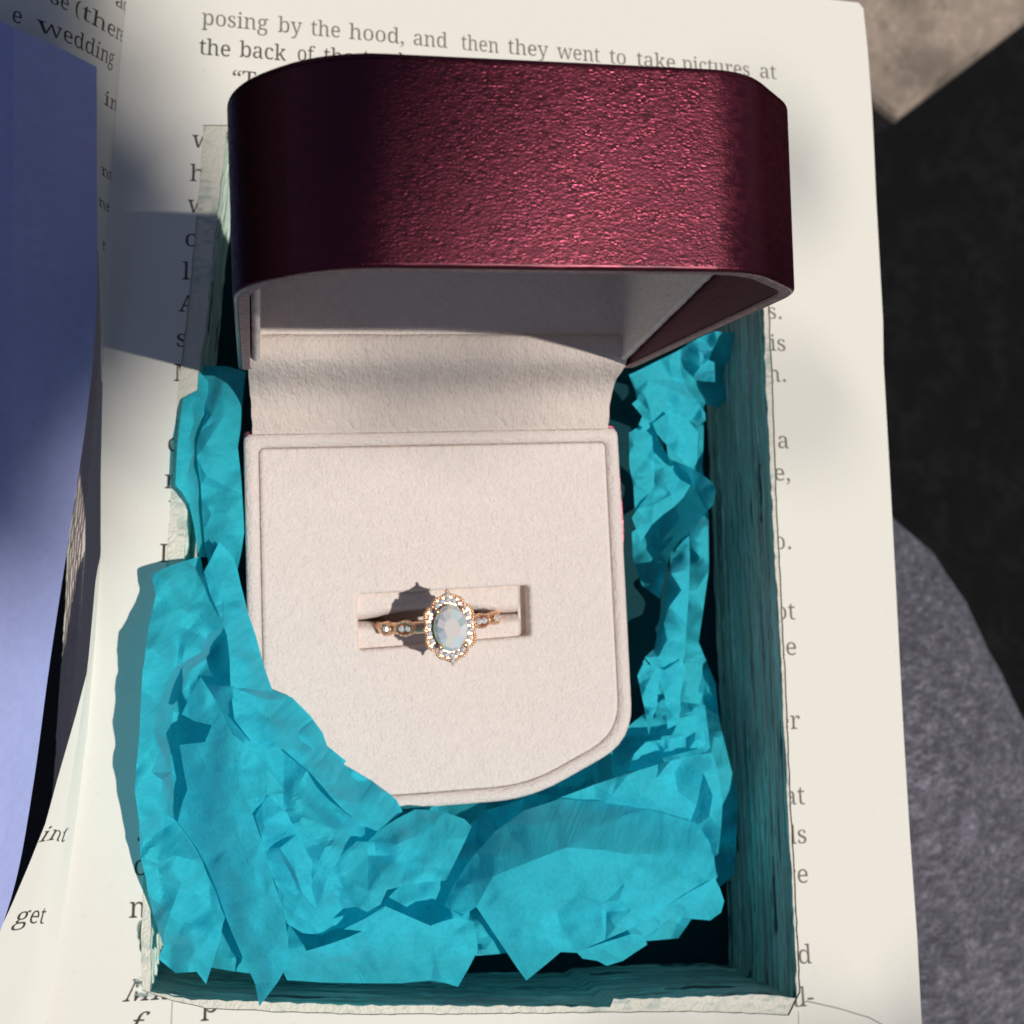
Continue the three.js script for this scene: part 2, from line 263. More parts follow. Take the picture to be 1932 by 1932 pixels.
// the block of pages under it, as clumps of leaves with the painted cut
const grow = (poly, d) => { const cx = poly.reduce((s, p) => s + p[0], 0) / poly.length, cy = poly.reduce((s, p) => s + p[1], 0) / poly.length; return poly.map(([x, y]) => [x + Math.sign(x - cx) * d * clamp(Math.abs(x - cx) / 30), y + Math.sign(y - cy) * d * clamp(Math.abs(y - cy) / 40)]); };
obj('page_block', raised([...gut.map(([x, y]) => [x + 1.5, y]), ...L2([[1745, 2300], [1712, 1582], [1680, 1005], [1646, 374], [1620, 12]])], [grow(holeWall, 2.6)], -28, 27), paperPlain, book);
{
  const r = rng(77); let y = -0.88;
  while (y > -27.5) {
    const t = 0.35 + 0.75 * r() * r() + 0.2 * r(), d = (r() - 0.5) * 0.26 + 0.2 * nz(y * 0.35, 4) - (y < -20 ? 0.3 : 0), hole = jig(dense(grow(holeWall, d), 1.6), 0.16, 0.5, y * 3), rim = grow(holeWall, 2.4);
    const g = raised(rim, [hole], y - t, t - 0.03);
    const p = g.attributes.position, uv = g.attributes.uv; // along the cut, then up it
    for (let i = 0; i < p.count; i++) uv.setXY(i, p.getX(i) + p.getZ(i) + 13 * r(), p.getY(i) + 0.2 * p.getX(i));
    for (let i = 0; i < p.count; i++) uv.setXY(i, (p.getX(i) + p.getZ(i)) * 0.5, p.getY(i) * 1.7 + y * 5);
    obj('painted_leaves', g, teal, book); y -= t;
  }
}
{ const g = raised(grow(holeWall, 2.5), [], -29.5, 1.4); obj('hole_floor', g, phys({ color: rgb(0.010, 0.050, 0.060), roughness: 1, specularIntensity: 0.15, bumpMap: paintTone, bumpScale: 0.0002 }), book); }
obj('back_cover', raised([[-190, -BOT_Z - 4], [RIGHT_X + 1, -BOT_Z - 4], [RIGHT_X + 1, -TOP_Z + 3], [-190, -TOP_Z + 3]], [], -32, 2.3), phys({ color: rgb(0.012, 0.012, 0.014), roughness: 0.6 }), book);

// --- left page: rises steeply out of the fold, loft of measured lines (x, y, height)
function resample(line, n) { // by arc length in the picture
  const s = [0]; for (let i = 1; i < line.length; i++) s.push(s[i - 1] + Math.hypot(line[i][0] - line[i - 1][0], line[i][1] - line[i - 1][1]));
  return Array.from({ length: n + 1 }, (_, k) => { const t = k / n * s[s.length - 1]; let i = 1; while (i < s.length - 1 && s[i] < t) i++; const f = (t - s[i - 1]) / (s[i] - s[i - 1] || 1); return line[i].map((_, c) => lerp(line[i - 1][c], line[i][c], f)); });
}
function loft(lines, n, m, place, smooth = true) { // lines: polylines, n along each, m between neighbours
  const R = lines.map((l) => resample(l, n)), K = lines.length - 1;
  const val = (u, v) => { const i = Math.min(n, Math.round(u * n)), s = v * K, k = Math.min(K - 1, Math.floor(s)), f = s - k, q = (j) => R[clamp(j, 0, K)][i];
    const a = q(k - 1), b = q(k), c = q(k + 1), d = q(k + 2);
    return b.map((_, j) => smooth ? 0.5 * (2 * b[j] + (c[j] - a[j]) * f + (2 * a[j] - 5 * b[j] + 4 * c[j] - d[j]) * f * f + (3 * b[j] - a[j] - 3 * c[j] + d[j]) * f * f * f) : lerp(b[j], c[j], f)); };
  return { geo: surface(n, m * K, (u, v) => place(...val(u, v)), (u, v) => [u, v]), val };
}
const gutter3 = gutterPx.map(([x, y]) => [x + 1, y, 0]);
const upper = loft([
  [[242, -40, 0.2], [238, 0, 0.2], [226, 120, 0.2], [212, 300, 0.2], [203, 480, 0.2], [198, 600, 0.2], [194, 720, 0.1]],
  [[222, -54, 4], [217, -18, 4], [206, 100, 4], [199, 290, 3.4], [198, 480, 1.6], [196, 600, 0.9], [193.4, 720, 0.3]],
  [[170, -88, 10], [164, -48, 10], [158, 70, 10], [176, 290, 6], [193, 480, 2.6], [193, 600, 1.5], [192.6, 720, 0.5]],
  [[100, -130, 15], [94, -92, 15], [90, 40, 15], [150, 280, 9], [189, 480, 3.4], [191, 600, 1.9], [192, 720, 0.6]],
  [[-40, -190, 18], [-46, -150, 18], [-46, -20, 18], [118, 270, 12], [186, 480, 4], [189.5, 600, 2.2], [191.6, 720, 0.7]],
], 60, 10, (x, y, h) => onPage(x, y, h));
const lower = loft([
  [[189, 1050, 0], [180, 1200, 0], [165, 1380, 0], [148, 1520, 0], [120, 1720, 0], [88, 1932, 0], [70, 2020, 0]],
  [[180, 1100, 1], [168, 1240, 1.4], [145, 1420, 1.6], [118, 1600, 1.6], [84, 1760, 1.5], [40, 1945, 1.4], [20, 2030, 1.3]],
  [[184, 1075, 0.8], [166, 1260, 1.4], [145, 1400, 1.9], [118, 1520, 2.2], [94, 1610, 2.3], [60, 1720, 2.2], [10, 1860, 2], [-50, 2040, 2]],
  [[187, 1060, 0.5], [168, 1254, 1.4], [143, 1350, 2.0], [107, 1475, 2.4], [86, 1553, 2.6], [53, 1635, 2.6], [21, 1710, 2.6], [-60, 1880, 2.6], [-140, 2050, 2.6]],
], 60, 8, (x, y, h) => onPage(x, y, h));
function findUV(l, x, y) { let b = [0, 0], e = 1e9; for (let j = 0; j <= 120; j++) for (let i = 0; i <= 60; i++) { const q = l.val(i / 60, j / 120), d = (q[0] - x) ** 2 + (q[1] - y) ** 2; if (d < e) { e = d; b = [i / 60, j / 120]; } }
  // refine between grid lines
  let [u, v] = b; for (let k = 0; k < 4; k++) for (const [du, dv] of [[1 / 240, 0], [-1 / 240, 0], [0, 1 / 480], [0, -1 / 480]]) { const uu = clamp(u + du / (k + 1)), vv = clamp(v + dv / (k + 1)), q = lv(l, uu, vv), d = (q[0] - x) ** 2 + (q[1] - y) ** 2; if (d < e) { e = d; u = uu; v = vv; } }
  return [u, v]; }
function lv(l, u, v) { const i = Math.floor(u * 60), f = u * 60 - i, a = l.val(i / 60, v), b = l.val(Math.min(1, (i + 1) / 60), v); return a.map((q, k) => lerp(q, b[k], f)); }
function loftPrint(l, texts) {
  return sheetPrint(1024, 1024, '#e7e3da', (x) => {
    for (const [s, px, py, dx, dy, ux, uy, size] of texts) { // px, py baseline start; (dx, dy) reading direction over the word; (ux, uy) up
      const n = Math.hypot(dx, dy), o = findUV(l, px, py), a = findUV(l, px + dx, py + dy), b = findUV(l, px + ux, py + uy), m = Math.hypot(ux, uy);
      const A = [(a[0] - o[0]) * 1024 / n, (o[1] - a[1]) * -1024 / n], B = [(b[0] - o[0]) * 1024 / m, (b[1] - o[1]) * 1024 / m];
      x.save(); x.setTransform(A[0], -A[1], -B[0], B[1], o[0] * 1024, 1024 - o[1] * 1024);
      x.font = (s[0] === '/' ? 'italic ' : '') + size + 'px serif'; x.fillStyle = INK; x.fillText(s.replace('/', ''), 0, 0); x.restore();
    }
  });
}
{
  const m1 = phys({ color: rgb(1, 1, 0.985), roughness: 0.9, specularIntensity: 0.3, side: THREE.DoubleSide, map: loftPrint(upper, [
    ['there', 153, 34, 72, 43, 2, -26, 40], ['(', 139, 26, 10, 6, 2, -26, 40], ['se', 92, 4, 36, 18, 6, -26, 40],
    ['wedding', 67, 57, 142, 66, 2, -26, 41], ['e', 22, 40, 20, 6, 2, -26, 40], ['in', 196, 196, 16, 10, 0, -20, 36], ['ad', 217, 8, 16, 10, 0, -20, 34],
    ['nt', 190, 328, 14, 10, 0, -18, 30], ['ne', 186, 386, 12, 10, 0, -18, 30], ['r', 192, 468, 6, 5, 0, -14, 26]]) });
  obj('left_page', upper.geo, m1, book);
  const m2 = phys({ color: rgb(1, 1, 0.985), roughness: 0.9, specularIntensity: 0.3, side: THREE.DoubleSide, map: loftPrint(lower, [
    ['/int', 72, 1590, 38, -2, 1, -22, 42], ['/get', 22, 1746, 50, -4, 1, -22, 46]]) });
  obj('left_page', lower.geo, m2, book);
  // the stack of leaves under the left page: grey brown edges, a ragged white one in front
  const r = rng(41);
  for (let k = 0; k < 7; k++) { // the leaves lie deep below the free edge of the right page, which shades them
    const h = -11.5 - k * 1.0, rag = [[176, 480], [160, 700], [146, 860], [136, 960], [128, 1040], [125, 1100], [122, 1170], [117, 1240], [112, 1310], [105, 1420], [98, 1500], [84, 1620]];
    const l = loft([
      [[232, 460, h], [232, 900, h], [232, 1300, h], [212, 1680, h]],
      dense(rag, 9, false).map(([x, y]) => [x + (6 - k) * 4.2 + 2.6 * (r() - 0.5), y, h]),
    ], 110, 4, (x, y, q) => onPage(x, y, q), false);
    const uv = l.geo.attributes.uv; for (let i = 0; i < uv.count; i++) uv.setXY(i, uv.getX(i) * 100, uv.getY(i) * 12);
    obj('page_leaf', l.geo, k > 4 ? paperPlain : phys({ color: rgb(0.82 + 0.03 * (k % 3), 0.72, 0.64), roughness: 1, bumpMap: paperFibre, bumpScale: 0.0001, side: THREE.DoubleSide }), book);
  }
}

// ================================================================ BLUE CARD over the left page
{
  const l = loft([
    [[-60, 12, 20], [22, 50, 19.5], [100, 84, 15.5], [182, 126, 11]],
    [[-60, 240, 20], [22, 260, 19], [100, 280, 15], [182, 300, 10.2]],
    [[-60, 500, 20], [22, 520, 17.5], [100, 540, 13.5], [182, 560, 8.6]],
    [[-60, 740, 19], [22, 750, 16], [100, 755, 12], [166, 760, 8]],
    [[-60, 980, 18], [22, 980, 15], [80, 975, 11.5], [136, 970, 8]],
    [[-60, 1250, 17], [-10, 1250, 14.5], [40, 1250, 11.5], [94, 1245, 8.5]],
    [[-60, 1500, 16], [-30, 1500, 14], [20, 1490, 11.5], [62, 1480, 9]],
    [[-80, 1720, 15], [-50, 1700, 13.5], [-10, 1690, 11.5], [27, 1670, 9.5]],
    [[-120, 1900, 14], [-90, 1880, 13], [-60, 1860, 12], [-30, 1840, 10.5]],
  ], 30, 8, (x, y, h) => at(x, y, h));
  const g = l.geo, uv = g.attributes.uv; for (let i = 0; i < uv.count; i++) uv.setXY(i, uv.getX(i) * 30, uv.getY(i) * 160);
  const cardTone2 = tex(512, 60, (u, v) => { const k = 0.94 + 0.03 * pn(u * 200, v * 200, 200, 200, 81) + 0.03 * pn(u * 30, v * 60, 30, 60, 82); return [k, k, k]; }, true);
  const back = g.clone(), n = PAGE_N.clone().multiplyScalar(-0.35); back.translate(n.x, n.y, n.z);
  obj('blue_card', [g, back], phys({ color: rgb(0.47, 0.50, 0.86), roughness: 0.35, map: cardTone2, clearcoat: 0.25, clearcoatRoughness: 0.3, bumpMap: paperFibre, bumpScale: 0.00002, side: THREE.DoubleSide }), scene, { label: 'smooth blue lavender card sheet curving over the left page', category: 'card' });
}

// ================================================================ RING BOX
const box = group('ring_box', scene, { label: 'open burgundy ring box with cut corners and cream velvet lining, in the hole', category: 'ring box' });
const LB = 58.7, HW = 29.6;
const basePlan = [[-HW, 0], [HW, 0], [HW + 0.9, -(LB - 8)], [HW - 16.4, -LB], [-HW + 16.4, -LB], [-HW - 0.6, -(LB - 8)]].reverse();
const outer = roundPoly(basePlan, [6, 6, 6, 6, 1.2, 1.2]), inner = roundPoly(insetConvex(basePlan, 2.28), [5.5, 5.5, 5.5, 5.5, 0.9, 0.9]), shellPlan = [[-HW, 0.6], [HW, 0.6], [HW + 0.55, -6], [HW + 1.0, -16], [HW + 0.5, -26], [HW - 0.3, -(LB - 9)], [HW - 16.4, -LB + 0.8], [-HW + 16.4, -LB + 0.4], [-HW - 0.2, -(LB - 8)]].reverse(), shellOut = roundPoly(shellPlan, 1);
const SX0 = -13.2, SX1 = 13.9, SZ0 = 25.1, SZ1 = 33.6;
{ // rolled velvet border: a half round between the outline and the cushion, its outer side going down
  const a = resample(outer.concat([outer[0]]), 260), b = resample(roundPoly(insetConvex(basePlan, 2.25), [5.5, 5.5, 5.5, 5.5, 0.7, 0.7]).concat([roundPoly(insetConvex(basePlan, 2.25), [5.5, 5.5, 5.5, 5.5, 0.7, 0.7])[0]]), 260);
  obj('border_roll', surface(260, 14, (u, v) => {
    const i = Math.round(u * 260), p = a[i], q = b[i], wob = 0.05 * nz(p[0] * 0.8, p[1] * 0.8);
    if (v < 0.2) { return V3(p[0], lerp(-5, -0.75, v / 0.2), -p[1]); }
    const t = (v - 0.2) / 0.8 * Math.PI, k = (1 - Math.cos(t)) / 2;
    return V3(lerp(p[0], q[0], k), -0.75 + 1.0 * Math.pow(Math.sin(t), 0.8) + wob - (v > 0.97 ? 0.8 : 0), -lerp(p[1], q[1], k));
  }, (u, v) => [u * 230, v * 9]), velvet, box);
}
{
  const slot = [[SX0, -SZ0], [SX1, -SZ0 + 0.3], [SX1, -SZ1 + 0.8], [SX0, -SZ1]];
  obj('cushion', raised(inner, [roundPoly(slot, 0.5, 3)], -5, 5.2, 0.7, 6), velvet, box);
  // two foam rolls in the slot, pressed apart by the ring
  for (const s of [-1, 1]) {
    const zc = 29.35, gap = (x) => 0.12 + 1.15 * Math.exp(-(((x + 1.4) / 8.2) ** 4)) * (1 - 0.25 * Math.abs(x + 1) / 12), x0 = SX0 - 0.3, x1 = 13.15;
    const f = surface(60, 22, (u, v) => {
      const x = lerp(x0, x1, u), z1 = s < 0 ? SZ0 - 0.6 : SZ1 + 0.6, a = v * 1.35, e = Math.min(1, Math.max(0, (u - 0.955) / 0.045)), w = Math.min(1, v * 1.9);
      const zz = lerp(z1, zc + s * (gap(x) + 0.7 * (1 - w)), Math.min(1, v * 1.25)), drop = v < 0.55 ? 0.9 * (1 - Math.sin(Math.min(1, v / 0.3) * Math.PI / 2)) : ((v - 0.55) / 0.45) ** 2.2 * 9;
      return V3(x, -0.95 - drop * 0.9 - e * e * 2.2 + 0.05 * nz(x, zz), s < 0 ? zz : zz);
    }, (u, v, p) => [p.x, -p.z + p.y]);
    obj('foam_roll', f, velvet, box);
  }
  const fl = raised([[SX0 - 0.5, -SZ0 + 0.8], [SX1 + 0.4, -SZ0 + 0.8], [SX1 + 0.4, -SZ1 - 0.6], [SX0 - 0.5, -SZ1 - 0.6]], [], -10, 0.8);
  obj('slot_floor', [fl, raised([[12.7, -SZ0 + 0.5], [SX1 + 0.3, -SZ0 + 0.5], [SX1 + 0.3, -SZ1 - 0.3], [12.7, -SZ1 - 0.3]], [], -8, 5)], velvet, box);
}
obj('base_shell', [wallStrip(shellOut, -19.5, -1.6, 2), raised(shellOut, [roundPoly(insetConvex(shellPlan, 1.6), 0.8)], -2, 0.6, 0.2, 2), raised(shellOut, [], -20, 0.6)], leather, box);

// hinge flap: velvet running from the cushion up into the lid
const LIDY = 6.566, LIDZ = -8.76;
{
  const prof = [[-0.1, 0.1], [0.5, -1.6], [0.9, -3.6], [2.0, -5.6], [4.4, -7.2], [7.4, -8.3], [9.8, -9.6], [10.5, -11.2], [10.3, -13.2], [9.5, -13.7]];
  const cur = new THREE.CatmullRomCurve3(prof.map(([y, z]) => V3(0, y, z)));
  const mk = (dy) => surface(40, 24, (u, v) => { const p = cur.getPoint(v), w = lerp(27.9, 28.6, v); return V3(lerp(-w - 0.3, w, u) + 0.12 * nz(v * 5, u > 0.5 ? 3 : 9), p.y + dy + 0.1 * nz(u * 6, v * 3), p.z + dy * 0.5); }, (u, v, p) => [p.x, v * 16]);
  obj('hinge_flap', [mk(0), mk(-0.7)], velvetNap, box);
}
// lid
const lid = group('lid', box);
lid.position.set(0, LIDY * S, LIDZ * S); lid.rotation.x = -1.58032;
{
  const w = 30.0, L = 69.3, h = 20.3, cx = 9.1, cv = 9.9;
  // plan in (x, -v): v runs from the hinge to the far edge
  const plan = [[-w, 0], [-w, -(L - cv)], [-w + cx, -L], [w - cx + 0.2, -L], [w + 0.6, -(L - cv)], [w + 0.6, 0]];
  const rr = [1.5, 6.0, 6.0, 4.2, 3.8, 1.5];
  const out = roundPoly(plan, rr, 8), inn = roundPoly(insetConvex(plan, 1.7), rr.map((q) => q * 0.8), 8), lin = roundPoly(insetConvex(plan, 2.0), rr.map((q) => q * 0.8), 8), lin2 = roundPoly(insetConvex(plan, 3.1), rr.map((q) => q * 0.7), 8);
  const soft = roundPoly(insetConvex(plan, 0.45), rr, 8);
  // outer wall with a turned-over edge at the rim
  const edge = surface(out.length, 6, (u, v) => { const i = Math.round(u * out.length) % out.length, a = v * Math.PI / 2, p = out[i], q = soft[i]; return V3(lerp(q[0], p[0], Math.sin(a)), 0.45 * (1 - Math.cos(a)) - 0.02 + 0.0, -lerp(q[1], p[1], Math.sin(a))); }, (u, v, p) => [u * 200, v * 0.8]);
  obj('lid_shell', [wallStrip(out, 0.43, h - 0.5, 8), edge, raised(out, [], h - 1.2, 1.2, 0.5, 3)], leather, lid);
  const rim = raised(soft, [inn], -0.02, 0.6, 0.15, 2);
  obj('rim_edge', rim, card, lid);
  obj('inner_wall', wallStrip(inn, 0.3, h - 1.2, 4), leatherPlain, lid);
  const low = (p) => 0.7 + 9.2 * clamp(-p[1] / (L - 4)) + 0.12 * nz(p[0] * 2, p[1] * 2);
  const d1 = dense(lin, 0.9), d2 = dense(lin2, 0.9);
  const ringEdge = (() => { const R1 = resample(lin.concat([lin[0]]), 240), R2 = resample(lin2.concat([lin2[0]]), 240); return surface(240, 4, (u, v) => { const i = Math.round(u * 240), a = R1[i], b = R2[i], x = lerp(a[0], b[0], v), y = lerp(a[1], b[1], v); return V3(x, lerp(low(a), low(b), v) - 0.35 * Math.sin(v * Math.PI), -y); }, (u, v, p) => [u * 200, v]); })();
  obj('lid_lining', [wallStrip(d1, low, h - 1.3, 3), wallStrip(d2, low, h - 1.3, 3), ringEdge, raised(lin, [], h - 2.0, 0.7)], velvet, lid);
}

// ================================================================ RING
const ring = group('engagement_ring', scene, { label: 'rose gold ring with an oval pale stone in a scalloped beaded halo', category: 'ring' });
ring.position.set(-0.55 * S, -3.9 * S, 30.0 * S); ring.rotation.y = 0.05; ring.scale.setScalar(1.08);
{
  const R = 8.9;
  const band = surface(120, 14, (u, v) => { const a = u * 2 * Math.PI, b = v * 2 * Math.PI, r = R + 0.62 * Math.cos(b); return V3(Math.sin(a) * r, Math.cos(a) * r, 0.85 * Math.sin(b)); });
  obj('band', band, gold, ring);
  const HY = 13.0; // height of the halo over the ring's centre
  const q = [[0, -5.5], [0.28, -5.0], [0.95, -4.62], [1.7, -4.35], [2.15, -3.85], [2.3, -3.35], [2.85, -3.05], [3.35, -2.45], [3.52, -1.7], [3.42, -1.0], [3.4, -0.55], [3.72, 0]];
  const half = [...q, ...q.slice(0, -1).reverse().map(([x, z]) => [x, -z])], outl = [...half, ...half.slice(1, -1).reverse().map(([x, z]) => [-x, z])];
  const plan = outl.map(([x, z]) => [x * 0.97, -z * 0.93]);
  obj('halo_plate', [raised(plan, [], HY - 0.55, 0.55, 0.12, 2), raised(insetScale(plan, 0.72), [], HY - 2.6, 2.05, 0.2, 2)], gold, ring);
  function insetScale(p, k) { return p.map(([x, y]) => [x * k, y * k]); }
  { // milgrain beads round the rim, two rows
    const beads = [], loop = dense(plan, 0.42), r = rng(3);
    for (const [x, y] of loop) { const g = new THREE.IcosahedronGeometry(0.23 + 0.03 * r(), 1); g.translate(x * 0.985, HY + 0.10, -y * 0.985); beads.push(g); }
    const loop2 = dense(insetScale(plan, 0.865), 0.5);
    for (const [x, y] of loop2) { const g = new THREE.IcosahedronGeometry(0.17 + 0.04 * r(), 1); g.translate(x, HY + 0.14, -y); beads.push(g); }
    obj('bead_border', beads, gold, ring, { kind: 'stuff' });
  }
  const brilliant = (a, b, t, crown, pav, n) => { const P = []; for (let i = 0; i < n; i++) { const p = (i + 0.5) / n * 2 * Math.PI, c = i / n * 2 * Math.PI; P.push(V3(Math.cos(c) * a, 0, Math.sin(c) * b), V3(Math.cos(p) * a * 0.83, crown * 0.58, Math.sin(p) * b * 0.83)); if (i % 2 === 0) P.push(V3(Math.cos(c) * a * t, crown, Math.sin(c) * b * t)); P.push(V3(Math.cos(p) * a * 0.52, -pav * 0.62, Math.sin(p) * b * 0.52)); } P.push(V3(0, -pav, 0)); return new ConvexGeometry(P); };
  const glintHues = [[0.80, 0.84, 0.97], [0.68, 0.74, 0.98], [0.92, 0.90, 0.94], [0.60, 0.88, 0.92], [0.78, 0.72, 0.95], [0.97, 0.90, 0.80], [0.86, 0.90, 0.96]];
  // facet reflections and fire painted as vertex colours: pale hues, some facets dimmed
  function paintFacetGlints(g, seed) { const r = rng(seed), p = g.attributes.position, c = new Float32Array(p.count * 3), m = new Map(), n = g.attributes.normal; for (let i = 0; i < p.count; i++) { const k = [n.getX(i), n.getY(i), n.getZ(i)].map((v) => v.toFixed(2)).join(); if (!m.has(k)) { const h = glintHues[Math.floor(r() * glintHues.length)], b = r() < 0.3 ? 0.62 + 0.15 * r() : 0.88 + 0.12 * r(); m.set(k, h.map((v) => Math.pow(v, 0.6) * b)); } c.set(m.get(k), i * 3); } g.setAttribute('color', new THREE.BufferAttribute(c, 3)); }
  const big = brilliant(2.42, 3.25, 0.46, 1.3, 1.9, 16); big.translate(0, HY + 0.95, 0); paintFacetGlints(big, 7);
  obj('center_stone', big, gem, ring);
  const seat = surface(48, 6, (u, v) => V3(Math.cos(u * 2 * Math.PI) * lerp(2.45, 2.1, v), HY + 0.15 + lerp(0.6, -0.1, v), Math.sin(u * 2 * Math.PI) * lerp(3.25, 2.9, v)));
  obj('stone_seat', seat, gold, ring);
  for (const [sx, sz] of [[-1, -1], [1, -1], [1, 1], [-1, 1]]) {
    const g = new THREE.SphereGeometry(0.37, 12, 8); g.scale(1, 0.8, 1); g.translate(sx * 1.72, HY + 1.35, sz * 2.42);
    const c = new THREE.CylinderGeometry(0.2, 0.24, 1.3, 10); c.translate(sx * 1.8, HY + 0.55, sz * 2.5);
    obj('prong', [g, c], gold, ring);
  }
  const small = brilliant(0.45, 0.45, 0.5, 0.34, 0.42, 8); paintFacetGlints(small, 12); small.scale(S, S, S); small.userData.scaled = true;
  const tiny = new THREE.SphereGeometry(0.12, 6, 5);
  const N = 22;
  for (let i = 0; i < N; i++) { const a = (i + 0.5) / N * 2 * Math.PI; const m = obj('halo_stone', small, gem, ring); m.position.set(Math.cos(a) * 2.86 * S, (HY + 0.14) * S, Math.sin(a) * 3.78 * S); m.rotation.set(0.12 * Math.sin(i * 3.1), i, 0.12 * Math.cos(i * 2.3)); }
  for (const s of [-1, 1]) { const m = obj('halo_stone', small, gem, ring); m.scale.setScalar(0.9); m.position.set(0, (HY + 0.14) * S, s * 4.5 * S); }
  // shoulders: marquise frames along the band
  const frame = (x, ang, a, b) => {
    const pts = []; for (let i = 0; i < 40; i++) { const t = i / 40 * 2 * Math.PI, c = Math.cos(t), s = Math.sin(t); pts.push([c * a, Math.sign(s) * Math.pow(Math.abs(s), 1.25) * b]); }
    const hole = pts.map(([p, q2]) => [p * 0.7, q2 * 0.62]);
    const sh = group('shoulder_frame', ring);
    sh.position.set(Math.sin(ang) * (R + 0.5) * S, Math.cos(ang) * (R + 0.5) * S, 0); sh.rotation.z = -ang;
    obj('marquise_rim', [raised(pts, [hole], -0.2, 0.65, 0.16, 2), raised(pts, [], -0.5, 0.35, 0.1, 1)], gold, sh);
    const beads = []; for (let i = 0; i < 26; i++) { const [p, q2] = pts[Math.floor(i / 26 * 40)]; const g = new THREE.IcosahedronGeometry(0.12, 1); g.translate(p * 0.86, 0.42, q2 * 0.84); beads.push(g); }
    obj('rim_beads', beads, gold, sh, { kind: 'stuff' });
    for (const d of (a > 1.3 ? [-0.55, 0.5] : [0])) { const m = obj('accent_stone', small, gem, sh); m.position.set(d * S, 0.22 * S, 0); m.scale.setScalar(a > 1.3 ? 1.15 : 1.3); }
  };
  frame(0, -0.62, 1.75, 1.15); frame(0, -0.98, 1.15, 1.05); frame(0, 0.60, 1.75, 1.1); frame(0, 0.98, 1.15, 1.0);
}

// ================================================================ TISSUE PAPER
function inside(poly, x, y) { let c = false; for (let i = 0, j = poly.length - 1; i < poly.length; j = i++) { const [a, b] = poly[i], [p, q] = poly[j]; if ((b > y) !== (q > y) && x < (p - a) * (y - b) / (q - b) + a) c = !c; } return c; }
function delaunay(pts) {
  const n = pts.length, P = [...pts.map((p) => [p[0], p[1]]), [-1e5, -1e5], [1e5, -1e5], [0, 2e5]]; let T = [[n, n + 1, n + 2]];
  const circ = ([a, b, c]) => { const [ax, ay] = P[a], [bx, by] = P[b], [cx, cy] = P[c], d = 2 * (ax * (by - cy) + bx * (cy - ay) + cx * (ay - by)), A = ax * ax + ay * ay, B = bx * bx + by * by, C = cx * cx + cy * cy, x = (A * (by - cy) + B * (cy - ay) + C * (ay - by)) / d, y = (A * (cx - bx) + B * (ax - cx) + C * (bx - ax)) / d; return [x, y, (ax - x) ** 2 + (ay - y) ** 2]; };
  let K = T.map(circ);
  for (let i = 0; i < n; i++) {
    const [x, y] = P[i], E = new Map(), T2 = [], K2 = [];
    T.forEach((t, k) => { const c = K[k]; if ((x - c[0]) ** 2 + (y - c[1]) ** 2 < c[2]) for (const [a, b] of [[t[0], t[1]], [t[1], t[2]], [t[2], t[0]]]) { const r = b + '_' + a; if (E.has(r)) E.delete(r); else E.set(a + '_' + b, [a, b]); } else { T2.push(t); K2.push(c); } });
    for (const [a, b] of E.values()) { T2.push([a, b, i]); K2.push(circ([a, b, i])); }
    T = T2; K = K2;
  }
  return T.filter((t) => t.every((i) => i < n));
}
let sheetNo = 0;
